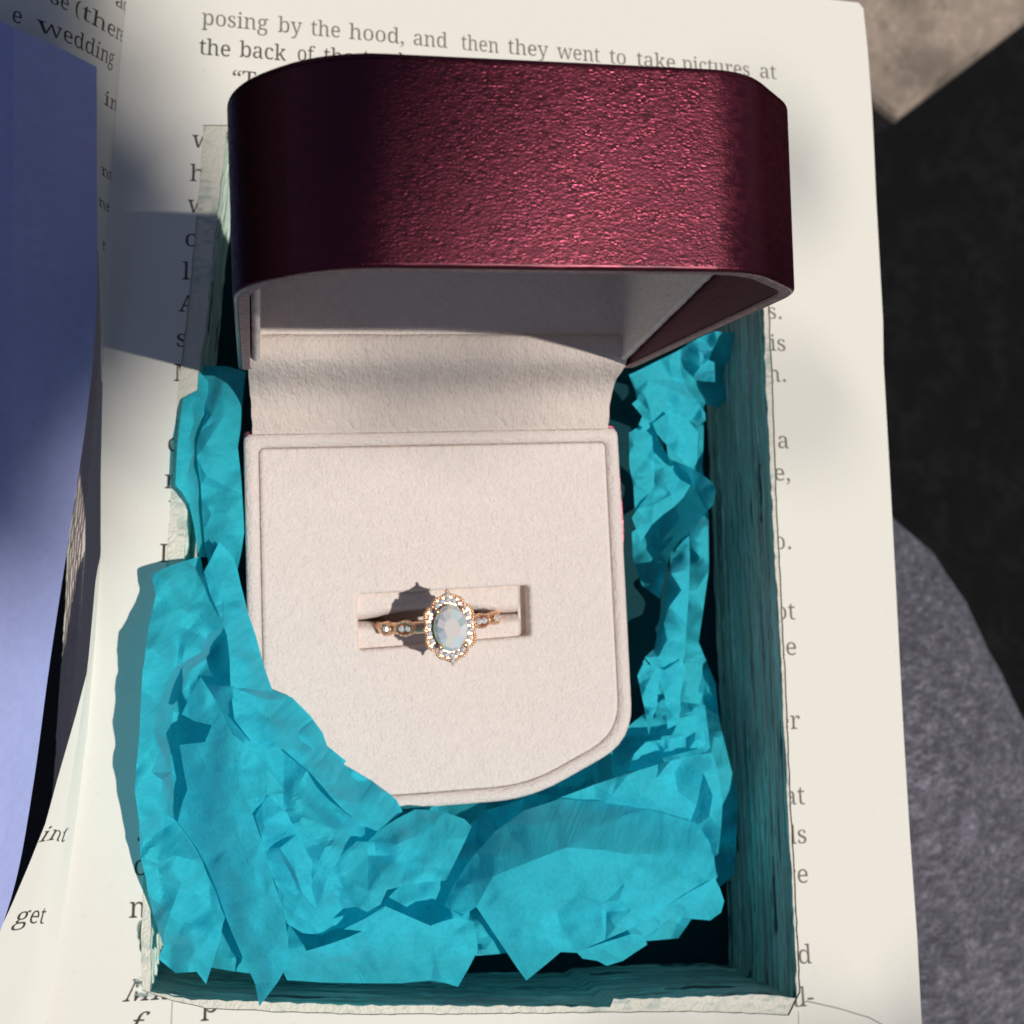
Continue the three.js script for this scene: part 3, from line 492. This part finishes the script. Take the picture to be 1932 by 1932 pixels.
// outline and inner points: [x, y, height over the page]; facets follow the points, then fine crumples
function sheet(label, outline, inner, { crumple = 1, step = 34, sub = 3, soft = [0.16, 0.24, 0.15], mat = tissue, group: grp } = {}) {
  const r = rng(900 + 17 * sheetNo++), out = [];
  outline.forEach((p, i) => { const q = outline[(i + 1) % outline.length], n = Math.max(1, Math.round(Math.hypot(q[0] - p[0], q[1] - p[1]) / step)), dx = q[0] - p[0], dy = q[1] - p[1], l = Math.hypot(dx, dy) || 1; for (let k = 0; k < n; k++) { const t = k / n, j = k ? 0.6 * (r() - 0.5) : 0; out.push([p[0] + dx * t - dy / l * j, p[1] + dy * t + dx / l * j, lerp(p[2], q[2], t)]); } });
  let pts = [...out.map((p) => [p[0] + 1e-3 * r(), p[1] + 1e-3 * r(), p[2]]), ...inner.map((p) => [...p])];
  let tri = delaunay(pts).filter(([a, b, c]) => inside(out, (pts[a][0] + pts[b][0] + pts[c][0]) / 3, (pts[a][1] + pts[b][1] + pts[c][1]) / 3));
  for (let s = 0; s < sub; s++) {
    const mid = new Map(), t2 = [], m = (a, b) => { const k = a < b ? a + '_' + b : b + '_' + a; if (!mid.has(k)) { mid.set(k, pts.length); pts.push(pts[a].map((v, i) => (v + pts[b][i]) / 2)); } return mid.get(k); };
    for (const [a, b, c] of tri) { const x = m(a, b), y = m(b, c), z = m(c, a); t2.push([a, x, z], [x, b, y], [z, y, c], [x, y, z]); }
    tri = t2;
    { // soften the folds a little
      const acc = pts.map(() => [0, 0]); for (const t of tri) for (let i = 0; i < 3; i++) { const a = t[i], b = t[(i + 1) % 3]; acc[a][0] += pts[b][2]; acc[a][1]++; acc[b][0] += pts[a][2]; acc[b][1]++; }
      pts.forEach((p, i) => { if (acc[i][1]) p[2] = lerp(p[2], acc[i][0] / acc[i][1], soft[s]); });
    }
  }
  const o = sheetNo * 31.7, pos = [], uv = [];
  const folds = [250, 185, 135].map((len) => { const q = r() * Math.PI; return { cx: Math.cos(q), cy: Math.sin(q), len: len * (0.85 + 0.3 * r()), slope: 0.34 + 0.34 * r(), o: r() * 40 }; });
  for (const [x, y, h] of pts) {
    let c = -0.35 * crumple;
    for (const f of folds) { // crumpled paper: straight creases crossing one another, planes between them
      const t = (x * f.cx + y * f.cy + 16 * nz3(x / 150 + f.o, y / 150)) / f.len + f.o, tri = Math.abs(2 * (t - Math.floor(t)) - 1), m = clamp(0.5 + 1.8 * nz2(x / 130 + f.o, y / 130 - f.o));
      c += crumple * m * f.slope * f.len * 0.042 * (tri - 0.5);
    }
    c += crumple * 0.10 * nz(x / 60 + o, y / 60);
    const p = at(x, y, h + c); pos.push(p.x, p.y, p.z); uv.push(p.x + 0.5 * p.y + o, -p.z + 0.25 * p.y + o);
  }
  const g = toCreasedNormals(geoOf(pos, tri.flatMap(([a, b, c]) => [a, c, b]), uv), 0.6);
  return obj('tissue_paper', g, mat, scene, { label, category: 'tissue paper', ...(grp ? { group: grp } : {}) });
}
const C4 = (l) => l.map(([x, y, h]) => [x * 0.3566, 612.4 + y * 0.3566, h]), C7 = (l) => l.map(([x, y, h]) => [x * 0.3566, 1243.2 + y * 0.3566, h]), C8 = (l) => l.map(([x, y, h]) => [612.4 + x * 0.3566, 1243.2 + y * 0.3566, h]);
const C6 = (l) => l.map(([x, y, h]) => [1243.2 + x * 0.3566, 612.4 + y * 0.3566, h]), C9 = (l) => l.map(([x, y, h]) => [1243.2 + x * 0.3566, 1243.2 + y * 0.3566, h]), CZ = (l) => l.map(([x, y, h]) => [1117.6 + x * 0.2377, 459.3 + y * 0.2377, h]);
const TG = 'sheets of turquoise tissue paper packed round the ring box';

// left of the box, upper part: two ribbons side by side
sheet('narrow turquoise tissue ribbon rising along the upper left edge of the hole', C4([[1055, 250, -2], [1045, 345, 0.5], [970, 392, 2], [950, 520, 3], [942, 600, 3.5], [932, 750, 4], [928, 850, 4.5], [965, 890, 4], [1000, 950, 3], [1025, 1060, 1], [1050, 1230, -1], [1098, 1230, -5], [1095, 1000, -4], [1078, 850, -3.5], [1052, 700, -3.5], [1050, 620, -4], [1078, 520, -3], [1105, 450, -3], [1100, 300, -3]]), C4([[1000, 600, 3.0], [985, 800, 4.0], [1020, 850, 2.4], [1018, 430, 2.4], [1036, 380, 1.8], [1024, 520, 2.4], [1020, 680, 2.2]]), { crumple: 0.2, group: TG });
sheet('smooth wider turquoise tissue ribbon pressed against the upper left side of the ring box', C4([[1055, 220, -5], [1200, 220, -3], [1300, 250, -2], [1282, 420, 0], [1272, 560, 1], [1258, 650, 2], [1275, 800, 2.4], [1288, 1000, 2.6], [1292, 1100, 2.6], [1278, 1200, 2], [1250, 1330, 2], [1120, 1330, 0], [1085, 1180, -1], [1070, 1000, 0], [1062, 850, 0.4], [1040, 700, 0.6], [1042, 630, 0.6], [1062, 560, 0.2], [1095, 470, -1], [1060, 380, -4]]), C4([[1175, 320, 1], [1120, 480, 2.4], [1085, 640, 2.6], [1090, 800, 2.4], [1120, 1000, 2.8], [1180, 700, 3.2], [1200, 1000, 3.4], [1190, 480, 2.6]]), { crumple: 0.5, group: TG });

// left of the box, lower part: the broad crumpled sheet leaning over the page
sheet('broad crumpled turquoise tissue sheet spilling over the left edge of the hole', [
  ...C4([[800, 1322, 4], [900, 1275, 4.5], [1060, 1225, 2.5], [1075, 1310, 1], [1160, 1150, 3], [1210, 1210, 4], [1255, 1290, 4], [1275, 1380, 4], [1310, 1520, 3], [1355, 1650, 2], [1390, 1800, 1]]),
  ...C7([[1402, 60, 0.5], [1440, 165, 0], [1545, 205, -0.5], [1640, 300, -1], [1705, 390, -1], [1730, 460, -1.4], [1830, 540, -2]]),
  ...C8([[100, 560, -2.4], [250, 645, -3], [335, 708, -3.4], [380, 748, -3.4], [412, 808, -3]]),
  ...C8([[350, 852, -1], [278, 912, 0], [222, 965, 1], [150, 940, 2]]),
  ...C7([[1932, 1010, 3], [1880, 1010, 4], [1800, 1070, 6], [1700, 1180, 7], [1560, 1250, 6], [1430, 1150, 5], [1250, 1200, 4], [1180, 1400, 4], [1160, 1500, 4], [1090, 1720, 3], [1040, 1655, 3.4], [930, 1662, 2], [835, 1585, 2], [865, 1520, 2], [842, 1450, 2], [815, 1370, 2.5], [785, 1250, 5], [772, 1160, 8], [742, 1050, 10], [735, 850, 12], [713, 700, 14], [722, 560, 15], [738, 400, 15.5], [746, 200, 15.5], [755, 50, 15]]),
  ...C4([[762, 1800, 15], [772, 1700, 14.5], [790, 1580, 12], [825, 1430, 8]]),
], [
  ...C4([[890, 1345, 7], [1050, 1330, 5], [1060, 1550, 9], [1100, 1640, 11], [1185, 1592, 12], [1060, 1735, 12], [1195, 1660, 2], [1120, 1740, -2], [1200, 1850, 2], [860, 1650, 13], [960, 1650, 11], [1180, 1400, 8], [830, 1850, 14], [1290, 1650, 5], [940, 1500, 10], [1010, 1450, 7]]),
  ...C7([[928, 45, 12.5], [880, 130, 12.5], [858, 205, 13], [812, 370, 13.5], [845, 480, 13.5], [858, 640, 13], [852, 795, 9], [1010, 60, -2], [965, 180, -2], [915, 280, 1.5], [900, 450, 1.5], [910, 600, 1.5], [922, 740, 1.5], [930, 860, 3], [800, 600, 14.5], [1060, 300, 0], [1050, 130, 0], [1230, 150, 10], [1240, 330, 7], [1300, 450, 9], [1440, 380, 6], [1500, 460, 4], [1420, 220, 5], [1560, 400, 5], [1700, 620, 1], [1800, 800, 1], [1640, 560, 6], [1600, 760, 7], [1760, 900, 7], [1840, 1060, 4], [1500, 800, 8], [1650, 1160, 9], [780, 830, 12], [860, 1100, 10], [1080, 1080, 6], [930, 1040, 10], [960, 1180, 9], [900, 1350, 7], [1140, 1380, 4], [1020, 1500, 5], [870, 1440, 5], [1090, 1210, 5], [760, 960, 8], [830, 1080, 11], [1330, 900, 6], [1400, 1000, 6]]),
  ...C8([[120, 760, 0], [190, 880, 0], [250, 760, 0], [60, 640, 1]]),
], { crumple: 0.7, group: TG });

sheet('bright turquoise tissue band running along the lower left rim of the ring box', [
  ...C4([[1240, 1240, 5], [1275, 1380, 5], [1310, 1520, 4], [1355, 1650, 3], [1395, 1800, 1.5]]),
  ...C7([[1404, 60, 1], [1442, 165, 0], [1547, 205, -0.5], [1642, 300, -1], [1707, 390, -1], [1732, 460, -1.4], [1832, 540, -2]]),
  ...C8([[102, 560, -2.4], [252, 645, -3], [337, 708, -3.4], [382, 748, -3.4], [414, 808, -2.5], [350, 852, 0.5], [278, 912, 2.5], [200, 880, 4], [100, 800, 6]]),
  ...C7([[1760, 740, 8.5], [1640, 600, 9], [1500, 480, 9.5], [1330, 440, 10], [1240, 320, 10], [1220, 150, 10.5], [1215, 0, 11]]), ...C4([[1200, 1640, 11], [1170, 1560, 10], [1110, 1420, 8], [1080, 1310, 6], [1160, 1150, 6]])],
  [...C4([[1180, 1350, 8], [1250, 1560, 9], [1300, 1750, 6]]), ...C7([[1340, 200, 5], [1400, 320, 7], [1480, 420, 7.5], [1540, 330, 3], [1640, 480, 6], [1760, 640, 5]]), ...C8([[60, 660, 4], [180, 760, 2], [270, 780, 2], [300, 700, -0.5]])], { crumple: 0.6, step: 30, group: TG });

// the folded strip lying on top of it
sheet('dull blue folded tissue strip with a pointed corner, lying on the broad left sheet', C7([[962, 292, 12], [1010, 190, 14], [1062, 95, 16], [1120, 185, 17.5], [1168, 268, 19], [1180, 300, 19], [1230, 400, 20], [1300, 450, 21], [1400, 560, 22], [1502, 690, 22.5], [1400, 722, 21], [1305, 745, 19.5], [1340, 830, 19], [1370, 920, 18.5], [1410, 1050, 17.5], [1455, 1200, 16], [1500, 1330, 14.5], [1525, 1480, 12.5], [1530, 1600, 11], [1470, 1710, 8], [1372, 1838, 4], [1350, 1720, 3.5], [1250, 1500, 4], [1200, 1380, 4.5], [1150, 1230, 5], [1090, 1090, 6], [1040, 1000, 7], [940, 862, 7.5], [965, 760, 8.5], [992, 690, 9.5], [972, 590, 9.5], [950, 455, 10.5], [1085, 440, 14], [1120, 350, 16.5], [1030, 330, 13.5]]), C7([[1100, 560, 14.5], [1250, 600, 18.5], [1180, 760, 15], [1120, 900, 12], [1200, 1000, 12.5], [1280, 1100, 13], [1300, 1350, 9], [1400, 1560, 8.5], [1390, 1250, 14]]), { crumple: 0.3, group: TG });

// ribs of folded paper right of the strip
sheet('turquoise tissue folds stacked like ribs below the lower left corner of the ring box', [...C7([[1350, 830, 8], [1420, 720, 9], [1520, 820, 9.5], [1600, 980, 9], [1680, 1120, 8.5], [1780, 1200, 8], [1932, 1300, 6.5]]), ...C8([[120, 1270, 5], [215, 1340, 3], [330, 1300, 0], [120, 1420, -1]]), ...C7([[1932, 1400, 0], [1770, 1430, 0], [1700, 1462, 1], [1600, 1450, 1], [1520, 1400, 2], [1475, 1250, 3], [1440, 1130, 5], [1400, 1000, 6]])], C7([[1480, 1000, 9.5], [1560, 1120, 9], [1640, 1180, 5], [1520, 1140, 5], [1600, 1240, 7], [1500, 1240, 4], [1680, 1330, 5], [1800, 1300, 3], [1560, 1350, 4], [1640, 1400, 4], [1400, 880, 9.5], [1440, 960, 6], [1740, 1400, 3]]), { crumple: 0.3, step: 20, group: TG });

// bow-like fold at the front edge of the box
sheet('turquoise tissue fold shaped like half a bow at the front edge of the ring box', C8([[225, 968, 4], [290, 905, 3], [375, 850, 1], [480, 795, -2], [560, 800, -3], [640, 812, -3], [740, 848, -2.5], [778, 885, -2], [740, 970, -0.5], [702, 1050, 1], [642, 1172, 4], [520, 1182, 6], [420, 1200, 7], [330, 1222, 8], [296, 1300, 8], [225, 1340, 7], [120, 1290, 7], [0, 1200, 7], [-60, 1080, 7], [-20, 985, 8], [60, 1060, 8], [130, 1000, 7], [170, 965, 6]]), C8([[230, 1040, 3], [385, 980, 6], [530, 1110, 5], [430, 1110, 4], [400, 1040, 3], [640, 960, 2.5], [560, 880, 2], [300, 1140, 8.5], [230, 1230, 9], [100, 1150, 9], [480, 940, 3]]), { crumple: 0.45, step: 22, group: TG });

// bottom left strip along the front wall
sheet('low turquoise tissue fold along the front wall of the hole, left of centre', [...C7([[1500, 1540, 3], [1530, 1400, 1], [1610, 1520, 4], [1620, 1545, 4], [1740, 1510, 5], [1932, 1440, 6]]), ...C8([[100, 1430, 6], [220, 1370, 7], [320, 1308, 7.5], [440, 1360, 6], [560, 1412, 5], [620, 1390, 5], [700, 1368, 4.5], [790, 1388, 4], [802, 1460, 4], [812, 1540, 3], [760, 1640, 0], [705, 1735, -3], [640, 1715, -3], [560, 1702, -3.5], [480, 1708, -3], [410, 1716, -3], [200, 1716, -3]]), ...C7([[1932, 1716, -3], [1700, 1712, -3], [1520, 1700, -2.5], [1490, 1640, 0]])], [...C8([[310, 1330, 8], [390, 1500, 5], [412, 1690, -2], [250, 1500, 5.5], [200, 1440, 7], [150, 1600, 1.5], [600, 1480, 5], [580, 1600, 1.5], [680, 1600, 1], [480, 1440, 4], [450, 1600, 0], [700, 1460, 5]]), ...C7([[1700, 1600, 3], [1850, 1560, 4.5]])], { crumple: 0.5, group: TG });

// large bulge at the lower right
const CB = (l) => l.map(([x, y, h]) => [829.8 + x * 0.6912, 1320.5 + y * 0.6912, h]);
sheet('bright crumpled turquoise tissue edge between the cushion corner and the lower right bundle', CB([[300, 282, -4], [330, 266, -3.5], [420, 232, -3], [515, 200, -2.5], [630, 166, -2], [700, 150, -2], [745, 144, -1.5], [760, 200, -0.5], [772, 280, 0], [768, 350, -1], [760, 420, -3], [745, 430, -5], [700, 370, -6.5], [590, 335, -6.5], [430, 305, -6.5], [340, 296, -6]]), CB([[515, 205, -1], [600, 290, -3.5], [590, 215, -1.5], [618, 180, 0], [650, 250, -4], [700, 290, -4.5], [735, 320, -1.5], [720, 200, 0.5], [640, 200, -3], [560, 260, -2], [745, 260, 1.5], [470, 260, -2.5]]), { crumple: 0.25, step: 22, soft: [0.06, 0.12, 0.1], group: TG });
sheet('large domed turquoise tissue bundle at the lower right corner of the hole', CB([[12, 562, -3], [30, 520, -2], [80, 440, -1.5], [150, 360, -2], [230, 302, -3], [330, 270, -4], [430, 276, -4.5], [520, 290, -4.5], [600, 306, -4.5], [700, 336, -4], [735, 385, -2.5], [748, 430, -0.5], [752, 482, 2], [690, 515, 3.6], [620, 562, 5], [560, 605, 5.5], [520, 625, 4.5], [440, 660, 2.5], [372, 690, 0.5], [330, 688, 0.5], [280, 730, -1.5], [236, 766, -4], [200, 715, -2], [160, 655, 0], [130, 610, 1], [100, 565, 2], [60, 590, 0]]), CB([[145, 482, 5.8], [250, 440, 7.5], [345, 403, 9], [362, 460, 8], [376, 530, 6.2], [300, 560, 5], [240, 560, 4.6], [180, 535, 5], [150, 420, 3.5], [240, 340, 2], [330, 330, 3], [440, 340, 2.5], [500, 420, 6], [490, 320, 0], [505, 500, 6], [450, 410, 7.2], [600, 420, 3], [560, 520, 5.5], [640, 480, 3.8], [680, 400, 0.5], [450, 552, 6.2], [525, 572, 6.8], [318, 578, 2.6], [442, 574, 4.8], [110, 592, 3.5], [190, 585, 3], [272, 604, 3.4], [225, 640, 2.8], [215, 690, -0.5], [330, 620, 1.2], [452, 655, 2.2], [455, 580, 4], [480, 620, 5.6], [300, 660, 1.6], [90, 500, 1.5], [240, 740, -2.4], [490, 545, 7]]), { crumple: 0.3, step: 24, soft: [0.08, 0.12, 0.1], group: TG });
sheet('turquoise tissue flap folded under the right side of the domed bundle', CB([[535, 622, 3], [600, 575, 2.5], [690, 520, 1.5], [750, 486, 0.5], [765, 515, -0.5], [776, 550, -1.5], [768, 580, -3], [738, 602, -4], [690, 598, -3], [640, 588, -2], [600, 620, -1.5], [560, 645, -1], [530, 640, 0]]), CB([[660, 560, 1.2], [720, 550, 0], [600, 600, 1.2]]), { crumple: 0.25, step: 22, group: TG });
sheet('small turquoise tissue flap sticking out below the domed bundle', CB([[372, 688, -1], [450, 662, 0], [540, 634, 0], [560, 646, -1], [566, 668, -2.5], [532, 690, -3.5], [500, 712, -4.5], [456, 726, -5], [430, 712, -4], [390, 706, -3]]), CB([[460, 690, -1.2], [520, 665, -0.8]]), { crumple: 0.25, step: 20, group: TG });
sheet('dark turquoise tissue tucked low between the box front and the bundles', C8([[300, 1300, -4], [420, 1180, -5], [640, 1100, -6], [740, 900, -8], [860, 800, -9], [1060, 740, -10], [1000, 900, -9], [800, 1100, -6], [760, 1400, -4], [600, 1450, -3], [400, 1400, -3]]), C8([[600, 1250, -4], [800, 950, -8]]), { crumple: 0.6, group: TG });

sheet('shadowed turquoise tissue layer glimpsed beneath the folds along the front wall', [[296, 1500, -7], [420, 1440, -8], [620, 1540, -10], [880, 1500, -14], [1020, 1450, -15], [1160, 1390, -15], [1250, 1320, -14], [1330, 1330, -13], [1345, 1450, -11], [1350, 1600, -9], [1335, 1690, -11], [1280, 1770, -10], [1050, 1790, -9], [800, 1812, -8], [600, 1820, -7], [480, 1838, -6], [400, 1826, -6], [320, 1770, -6]], [[420, 1640, -3.5], [600, 1700, -4], [760, 1640, -5], [860, 1720, -4], [1000, 1690, -5], [1150, 1680, -5], [1250, 1700, -7], [520, 1790, -4], [700, 1760, -6]], { crumple: 1.4, step: 40, group: TG });

// right of the box: twisted ribbons standing in the gap
const CR = (l) => l.map(([x, y, h]) => [1094.6 + x * 0.3907, 566.5 + y * 0.3907, h]);
sheet('bright torn turquoise tissue tip just under the open lid, atop the right gap', CR([[470, 245, -6], [560, 190, -5], [610, 150, -3], [672, 150, -2], [665, 190, -2.5], [640, 240, -4], [622, 288, -5.5], [648, 300, -6.5], [652, 395, -7], [600, 392, -9], [560, 385, -9], [500, 330, -9]]), CR([[575, 240, -3], [580, 320, -4.5], [548, 366, -6], [610, 200, -5.5], [600, 270, -8], [600, 350, -6], [640, 340, -5]]), { crumple: 0.4, step: 15, group: TG });
sheet('pale twisted turquoise tissue neck beside the hinge, right of the ring box', CR([[235, 360, -5], [290, 335, -4], [420, 270, -4], [480, 240, -5], [485, 330, -6], [500, 400, -7], [560, 480, -7], [604, 545, -6], [606, 582, -7], [565, 604, -8], [500, 565, -7], [440, 540, -6], [350, 600, -6], [322, 628, -6], [282, 602, -5], [300, 560, -5], [250, 500, -4], [275, 480, -5], [265, 430, -5]]), CR([[330, 385, -2.5], [430, 430, -3], [510, 465, -3.5], [430, 290, -3], [440, 380, -6.5], [310, 450, -2.5], [380, 500, -3], [500, 530, -5.5], [590, 565, -4.5], [340, 540, -3], [420, 490, -6]]), { crumple: 0.5, step: 15, group: TG });
sheet('left hanging strip of turquoise tissue tight against the right side of the ring box', CR([[236, 640, -6], [300, 600, -6], [345, 640, -7], [360, 800, -8], [355, 900, -9], [300, 980, -9], [265, 1020, -8], [258, 900, -6.5], [238, 800, -6]]), CR([[262, 700, -5], [268, 880, -5.5], [320, 760, -9]]), { crumple: 0.5, step: 18, group: TG });
sheet('pale leaf shaped turquoise tissue fold in the upper right gap', CR([[350, 596, -4], [430, 536, -3.5], [520, 575, -4.5], [570, 640, -6], [568, 720, -6.5], [560, 792, -7.5], [525, 806, -6], [470, 750, -5], [410, 690, -5], [370, 645, -5]]), CR([[480, 640, -3.5], [540, 740, -6], [430, 600, -3]]), { crumple: 0.35, step: 20, group: TG });
sheet('lit triangular turquoise tissue fold with a bent tip, right of the ring box', CR([[320, 625, -8], [352, 600, -7], [390, 700, -9.5], [440, 775, -10.5], [500, 830, -10], [540, 868, -8], [535, 890, -8], [500, 950, -8], [450, 1000, -8.5], [400, 1036, -8], [345, 1085, -7], [292, 1168, -6], [250, 1050, -6], [275, 1010, -8], [330, 940, -9], [350, 880, -9.5]]), CR([[400, 860, -7], [440, 940, -7], [355, 990, -6.5], [290, 1080, -5], [360, 760, -8], [410, 800, -9]]), { crumple: 0.5, step: 20, group: TG });
sheet('dark bent turquoise tissue ribbon turning back under the lit triangular fold', CR([[440, 770, -12], [536, 810, -5], [590, 842, -2.5], [640, 880, -1.5], [656, 920, -1.5], [645, 985, -2], [612, 1020, -2.5], [560, 1085, -3], [520, 1130, -4], [480, 1160, -6], [440, 1215, -8], [415, 1300, -10], [385, 1440, -15], [300, 1380, -17], [255, 1250, -17], [250, 1120, -17], [330, 1060, -17], [440, 980, -17], [500, 900, -16]]), CR([[560, 910, -7], [480, 1050, -12], [380, 1180, -14], [330, 1300, -16]]), { crumple: 0.5, step: 22, soft: [0.05, 0.1, 0.1], group: TG });
sheet('long bright turquoise tissue ribbon standing in the right gap at mid height', CR([[500, 1160, -6.5], [526, 1138, -6], [530, 1250, -6.5], [526, 1400, -7], [514, 1560, -7.5], [506, 1710, -8], [480, 1790, -8], [440, 1832, -8], [380, 1834, -8], [350, 1770, -8], [312, 1725, -8], [360, 1680, -10], [380, 1560, -13], [405, 1420, -13], [430, 1300, -12], [465, 1200, -8]]), CR([[440, 1320, -6.5], [430, 1480, -6.5], [420, 1640, -7], [380, 1720, -6], [490, 1400, -6.2], [460, 1720, -6.5], [405, 1560, -10]]), { crumple: 0.4, step: 20, group: TG });
sheet('short pointed turquoise tissue end beside the lower right side of the cushion', CR([[278, 1805, -9], [312, 1728, -8], [345, 1790, -8.5], [378, 1850, -9], [372, 1960, -10], [345, 2010, -10.5], [310, 1960, -10]]), CR([[325, 1840, -7], [340, 1920, -8]]), { crumple: 0.3, step: 18, group: TG });
sheet('thin turquoise tissue strip hanging straight beside the lower right side of the box', [...C8([[1690, 20, -6], [1800, 60, -6], [1890, 0, -6.5], [1910, 60, -7], [1880, 200, -8], [1885, 260, -8], [1872, 340, -8.5], [1815, 372, -8.5], [1800, 200, -8], [1770, 110, -7], [1755, 260, -7], [1740, 300, -7], [1715, 400, -8], [1690, 250, -7], [1655, 90, -6]])], C8([[1700, 150, -4.5], [1730, 90, -5], [1850, 120, -6], [1850, 300, -7], [1725, 280, -5.5]]), { crumple: 0.3, step: 16, group: TG });
sheet('turquoise tissue band folded flat above the lower right bundle', [...C8([[1640, 500, -7], [1700, 440, -7], [1800, 425, -6.5], [1932, 420, -6]]), ...C9([[60, 425, -6], [150, 400, -5.5], [235, 372, -5], [245, 430, -5], [240, 465, -5.5], [150, 490, -6.5], [20, 525, -7]]), ...C8([[1800, 560, -7], [1650, 600, -7.5], [1600, 590, -8]])], [...C9([[190, 430, -4], [50, 470, -4.5]]), ...C8([[1800, 480, -5]])], { crumple: 0.5, step: 18, group: TG });
sheet('dark turquoise tissue lining sunk deep in the right gap against the painted wall', C6([[180, 60, -16], [300, 40, -10], [400, 40, -14], [380, 350, -18], [320, 440, -17], [240, 420, -16], [236, 600, -18], [230, 760, -18], [262, 1000, -16], [264, 1300, -16], [210, 1680, -16], [300, 1900, -16], [320, 2100, -14], [420, 2500, -15], [400, 2900, -16], [300, 3000, -18], [60, 2700, -18], [-60, 2300, -18], [0, 1800, -20], [60, 1300, -20], [60, 800, -18], [0, 300, -16]]), C6([[160, 1100, -15], [200, 1400, -14], [220, 2000, -15], [300, 2400, -13]]), { crumple: 1.2, step: 30, group: TG });

// ================================================================ added unseen shade caster: a leafy branch overhead, shaped for the soft shadows
{
  const br = group('added_shade_branch', scene, { label: 'added leafy branch overhead outside the frame, put there to cast soft shade on the book', category: 'added shade caster' });
  const bark = phys({ color: rgb(0.12, 0.08, 0.05), roughness: 1 }), leafM = phys({ color: rgb(0.05, 0.09, 0.025), roughness: 0.7, side: THREE.DoubleSide });
  const D = 2000, r = rng(8), up = (x, z, d = D) => V3(x, 0, z).addScaledVector(SUN, d);
  const lg = surface(8, 6, (u, v) => { const w = Math.sin(Math.PI * Math.pow(v, 0.8)) * 0.5; return V3((u - 0.5) * w * 0.9, 0.08 * Math.abs(u - 0.5) - 0.15 * v * v, v - 0.5); }); lg.scale(S, S, S); lg.userData.scaled = true;
  const cur = new THREE.CatmullRomCurve3([up(-420, -160), up(-200, -90), up(-110, -60), up(-60, -50)]);
  obj('stem', new THREE.TubeGeometry(cur, 30, 4, 8), bark, br);
  const leaf = (x, z, s) => { const m = obj('leaf', lg, leafM, br), p = up(x, z, D + 60 * (r() - 0.5)); m.position.copy(p).multiplyScalar(S); m.scale.setScalar(s); m.rotation.set(0.5 * (r() - 0.5), r() * 6.3, 0.5 * (r() - 0.5)); };  // leaf of the added shade caster, placed by where its shadow lands
  const bound = (z) => -32 - 0.010 * (z + 40) ** 2;
  for (let i = 0; i < 210; i++) { const z = -125 + 140 * r(); leaf(bound(z) - 12 - 150 * r(), z, 34 + 14 * r()); }
  for (let i = 0; i < 80; i++) { const z = -92 + 90 * r(); leaf(bound(z) - 2 - 14 * r(), z, 17 + 9 * r()); }
  for (let i = 0; i < 7; i++) leaf(-24 + 38 * r(), -14 + 7 * r(), 11 + 5 * r());
  for (const [x, z, s] of [[66, -47, 26], [63, -3, 19], [62, 112, 30], [24, 100, 28], [46, 102, 28], [72, 100, 24], [36, 114, 30]]) leaf(x, z, s);
}

renderer.render(scene, camera);
